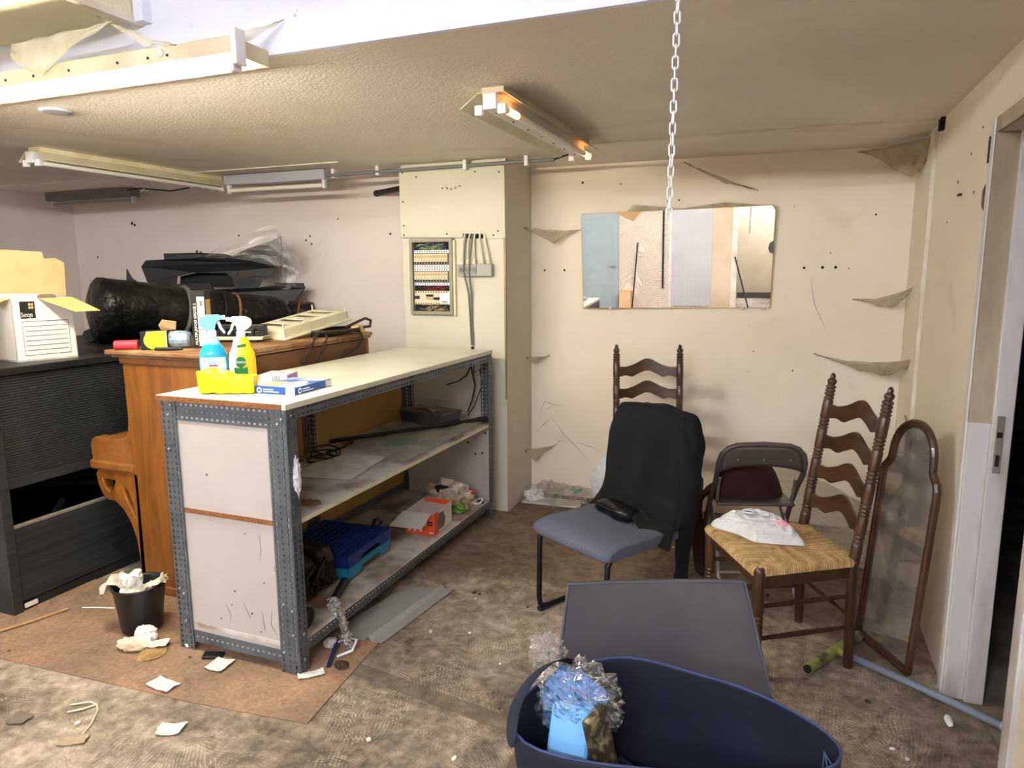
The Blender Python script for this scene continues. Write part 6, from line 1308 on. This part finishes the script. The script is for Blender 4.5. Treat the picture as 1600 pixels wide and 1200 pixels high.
lit_ = [(-2.40, 2.0, .1, .062, .5, m_paper, 'white receipt lying on dry bread by the shelving post'), (-2.043, 1.985, .08, .085, .1, m_paper, 'white receipt on hardboard below the shelving end panel'), (-2.14, 1.80, .115, .062, -.1, m_paper, 'white receipt at the edge of the hardboard sheet'), (-1.66, 2.06, .1, .04, .75, m_paper, 'narrow receipt strip beside the shelving front corner post')]
for i, (x, y, w_, h, rz, m, lab) in enumerate(lit_):
    sheet('receipt', m_receipt, (x, y, .016 if i == 0 else .005), w_, h, rz, .009, i, lab, 'receipt')
sheet('paper_scrap', m_paper, (-1.905, 1.615, 0), .085, .06, .4, .012, 9, 'torn white paper scrap on the bare concrete floor', 'paper', pts=1)
sheet('dry_leaf', mat('dry_leaf', srgb(170, 150, 124), .9), (-2.165, 1.455, 0), .09, .05, .5, .012, 10, 'dry curled leaf on the concrete floor', 'leaf', pts=1)
sheet('dark_flake', mat('grey_flake', srgb(120, 106, 96), .9), (-2.45, 1.47, 0), .07, .06, .1, .006, 12, 'dull grey flake on the concrete floor', 'scrap', pts=1)
crumple('dry_bread', mat('crumbly_bread', srgb(176, 142, 92), .95, c2=srgb(140, 108, 66), scale=40, bump=.8), (-2.37, 1.955, .008), (.05, .055, .010), 14, .25, 3, 18, 10, label='flat crumbly piece of dry bread below the white receipt', cat='bread')
q = B(); q.tube([(-2.36, 1.59, .004), (-2.30, 1.62, .012), (-2.27, 1.625, .006), (-2.235, 1.60, .006), (-2.19, 1.54, .005), (-2.15, 1.46, .005)], .0038, 5); q.tube([(-2.27, 1.625, .006), (-2.29, 1.585, .008), (-2.33, 1.555, .004)], .0038, 5); q.build('white_strap', mat('pale_strap', srgb(214, 200, 180), .7), None, 'pale plastic strap curled on the concrete floor', 'strap')
q = B(); q.tube([(-3.16, 1.79, .014), (-3.10, 1.95, .012), (-3.06, 2.10, .012)], [.008, .006, .006], 8); q.tube([(-3.19, 1.72, .02), (-3.16, 1.80, .018)], [.03, .02], 10); q.build('hand_brush', mat('tan_stick', srgb(176, 138, 92), .7), None, 'thin tan brush with stick handle before the black cabinet', 'brush')
q = B(); q.tube([(-3.02, 2.14, .006), (-2.94, 2.17, .006), (-2.87, 2.19, .006)], .003, 5); q.build('white_twig', m_wp, None, 'thin white twig on hardboard before the black cabinet', 'twig')
q = B()
def under(u, v): return V((-1.78+.25*u+.06*v, 2.36+.52*v+.06*u*v, .006+.006*abs(nz((u*2, v*3, 0), 1.3, 3))+.022*max(0, 1-abs(u-.74)/.07)))
q.grid(under, 44, 16, smooth=False); q.build('plastic_sheet', mat('grey_film', srgb(176, 174, 172), .22, alpha=.75, bump=.3), None, 'grey translucent plastic sheet on floor beside the shelving', 'plastic sheet', solid=.0015)
q = B(); q.tube([(-1.63, 2.13, .01), (-1.665, 2.21, .02), (-1.70, 2.29, .02)], .009, 8); q.build('blue_pen', mat('dark_blue_plastic', srgb(30, 34, 90), .4), None, 'dark blue pen on hardboard beside the shelving post', 'pen')
q = B(); q.tube([(-1.70, 2.27, .02), (-1.66, 2.31, .035), (-1.61, 2.30, .04), (-1.60, 2.25, .02), (-1.64, 2.20, .012)], .006, 6, flat=.4); q.build('white_ribbon', m_wp, None, 'white plastic ribbon around the dark blue pen', 'ribbon')
crumple('walnut_husk', mat('dark_husk', srgb(66, 46, 32), .7), (-1.585, 2.155, .012), (.03, .022, .014), 17, .45, 3, 16, 10, label='dark brown husk on the hardboard corner', cat='husk')
crumple('grey_carton_scrap', m_greyflap, (-1.72, 2.27, .02), (.025, .03, .018), 18, .4, 3, 14, 10, label='small beige carton scrap under the bottom shelf', cat='scrap')
q = B(); q.box((-2.12, 2.03, .01), (.08, .045, .012), (0, .1, .5)); q.build('black_scrap', m_blk, None, 'black plastic scrap under the shelving end panel', 'scrap', bevel=.003)
crumple('white_scrap', m_wp, (-2.27, 2.06, .018), (.02, .02, .018), 19, .4, 3, 12, 8, label='small white plastic scrap by the shelving post foot', cat='scrap')
crumple('white_chip', m_wp, (.585, 2.62, .008), (.012, .035, .008), 21, .3, 2, 12, 8, label='white plastic chip on the floor near the doorway', cat='scrap')
for i in range(60):
    x, y = rnd.uniform(-3.0, .55), rnd.uniform(1.3, 4.4)
    if (-2.4 < x < -1.6 and y > 2.0) or (x < -2.3 and y > 2.2) or (x < -1.6 and y > 4.0): continue
    m, lb_ = ((m_paper, 'tiny pale chip of debris on the floor') if i % 2 else (mat('dark_crumbs', srgb(70, 56, 42), .95), 'tiny dark crumb of debris on the floor'))
    s_ = rnd.uniform(.004, .011); crumple('floor_debris', m, (x, y, s_*.4), (s_, s_*rnd.uniform(.6, 1.6), s_*.6), i, .4, 3, 7, 5, label=lb_, cat='debris', group='debris on the floor')
# plastic bags by the back wall
q = B()
def cbag(u, v):
    x = -1.60+.40*u; y = 4.50-.20*v+.06*math.sin(u*8); z = .015+.13*math.sin(math.pi*v)**.7*(.55+.45*math.sin(u*3.1))+.03*nz((u*6, v*5, 0), 1.3, 5); return V((x, min(y, 4.545), max(.006, z)))
q.grid(cbag, 30, 16, smooth=False); cbg = q.build('plastic_bag', m_haze, None, 'dusty clear plastic bag with green print by the back wall', 'bag')
q = B()
for k, (x, z) in enumerate(((-1.42, .105), (-1.39, .10), (-1.36, .11), (-1.29, .12), (-1.265, .105), (-1.24, .115))): q.box((x, 4.355+.006*(k % 2), z), (.022, .002, .03 if k > 2 else .02), (R(-35), .2*k, 0))
q.build('lettering', mat('sage_print', srgb(110, 146, 116), .6), cbg)
q = B(); q.box((-1.43, 4.36, .012), (.40, .13, .014), (0, 0, .05)); q.build('board_strip', m_greyflap, None, 'dusty flat board under the clear bag by the pillar', 'board', bevel=.002)
crumple('white_bag', m_plas, (-1.08, 4.42, .17), (.09, .07, .15), 26, .35, 2.2, 22, 16, label='white plastic bag standing by wall behind the blue-grey chair', cat='bag')
crumple('white_bag', m_plas, (-1.57, 4.38, .035), (.06, .07, .045), 27, .45, 2.4, 20, 12, label='small white plastic bag at the foot of the pillar', cat='bag')
for i in range(22):
    x = rnd.uniform(-1.62, .5); s_ = rnd.uniform(.012, .04)
    crumple('plaster_rubble', mat('rubble', srgb(150, 126, 100), .95, c2=srgb(96, 76, 56), scale=20), (x, 4.5-rnd.random()*.1, s_*.3), (s_*1.4, s_, s_*.6), 40+i, .5, 3, 9, 7, label='crumbled plaster rubble along the foot of the back wall', cat='rubble', group='rubble at the back wall')
# ------------------------------------------------------------------ cobwebs
def web(label, a, b_, c_, sag, m=m_web, nu=14, nv=8, ts=.45):
    """hanging dusty web between anchors a and b_, belly towards c_"""
    a, b_, c_ = V(a), V(b_), V(c_); q = B()
    def fn(u, v):
        top_ = a.lerp(b_, u)-V((0, 0, sag*.25*math.sin(math.pi*u))); wgt = max(0, 1-abs(u-ts)/max(ts, 1-ts))**1.5; bot_ = top_+(c_-a.lerp(b_, ts))*wgt
        return top_.lerp(bot_, v)+nv3((u*5, v*5, 0), 1.3, 2)*.008
    q.grid(fn, nu, nv); return q.build('cobweb', m, None, label, 'cobweb', solid=.001)
web('brown dusty cobweb across the pillar corner', (-1.655, 4.40, 1.84), (-1.31, 4.545, 1.82), (-1.47, 4.47, 1.745), .05)
web('dark cobweb in the pillar corner beside the chair back', (-1.66, 4.44, .98), (-1.52, 4.552, .985), (-1.60, 4.50, .93), .02, nu=10)
web('grey dust web low in the pillar corner', (-1.66, 4.42, .34), (-1.47, 4.55, .36), (-1.6, 4.48, .25), .02)
web('wide thin cobweb hanging between ceiling and back wall', (-.62, 4.3, 2.175), (-.22, 4.55, 2.02), (-.42, 4.45, 2.08), .03)
web('pale cobweb in the upper corner by the right wall', (.30, 4.5, 2.20), (.60, 4.15, 2.20), (.55, 4.35, 2.03), .03, ts=.75)
web('long dusty cobweb on the corner above the arched mirror', (.33, 4.545, 1.385), (.60, 4.30, 1.46), (.52, 4.44, 1.36), .1, ts=.8)
web('longest dusty cobweb across the right back corner', (.14, 4.545, 1.06), (.60, 4.20, 1.08), (.5, 4.36, .985), .12, ts=.8)
web('pale web draped from the soffit over the lit tube', (-2.52, 1.75, 2.33), (-2.02, 1.74, 2.335), (-2.38, 1.738, 2.205), .02, m_webl, 18, 10, .3)
web('pale web between the soffit corner and the batten', (-2.1, 1.745, 2.36), (-1.78, 1.742, 2.235), (-1.9, 1.74, 2.25), .03, m_webl, 12, 6, .5)
web('pale web at the end bracket of the lit tube', (-1.64, 1.76, 2.24), (-1.50, 1.90, 2.32), (-1.56, 1.80, 2.235), .01, m_webl, 8, 5, .5)
for y, z in ((4.2, .78), (4.25, .62)):
    q = B(); q.tube([(XR-.004, y, z), (XR-.006, y-.12, z-.03), (XR-.004, y-.2, z+.05), (XR-.004, y-.14, z+.01)], .006, 5); q.build('soot_strand', m_web, None, 'dark dusty strand on right wall behind the ladder-back chair', 'cobweb', 'dusty strands on the right wall')
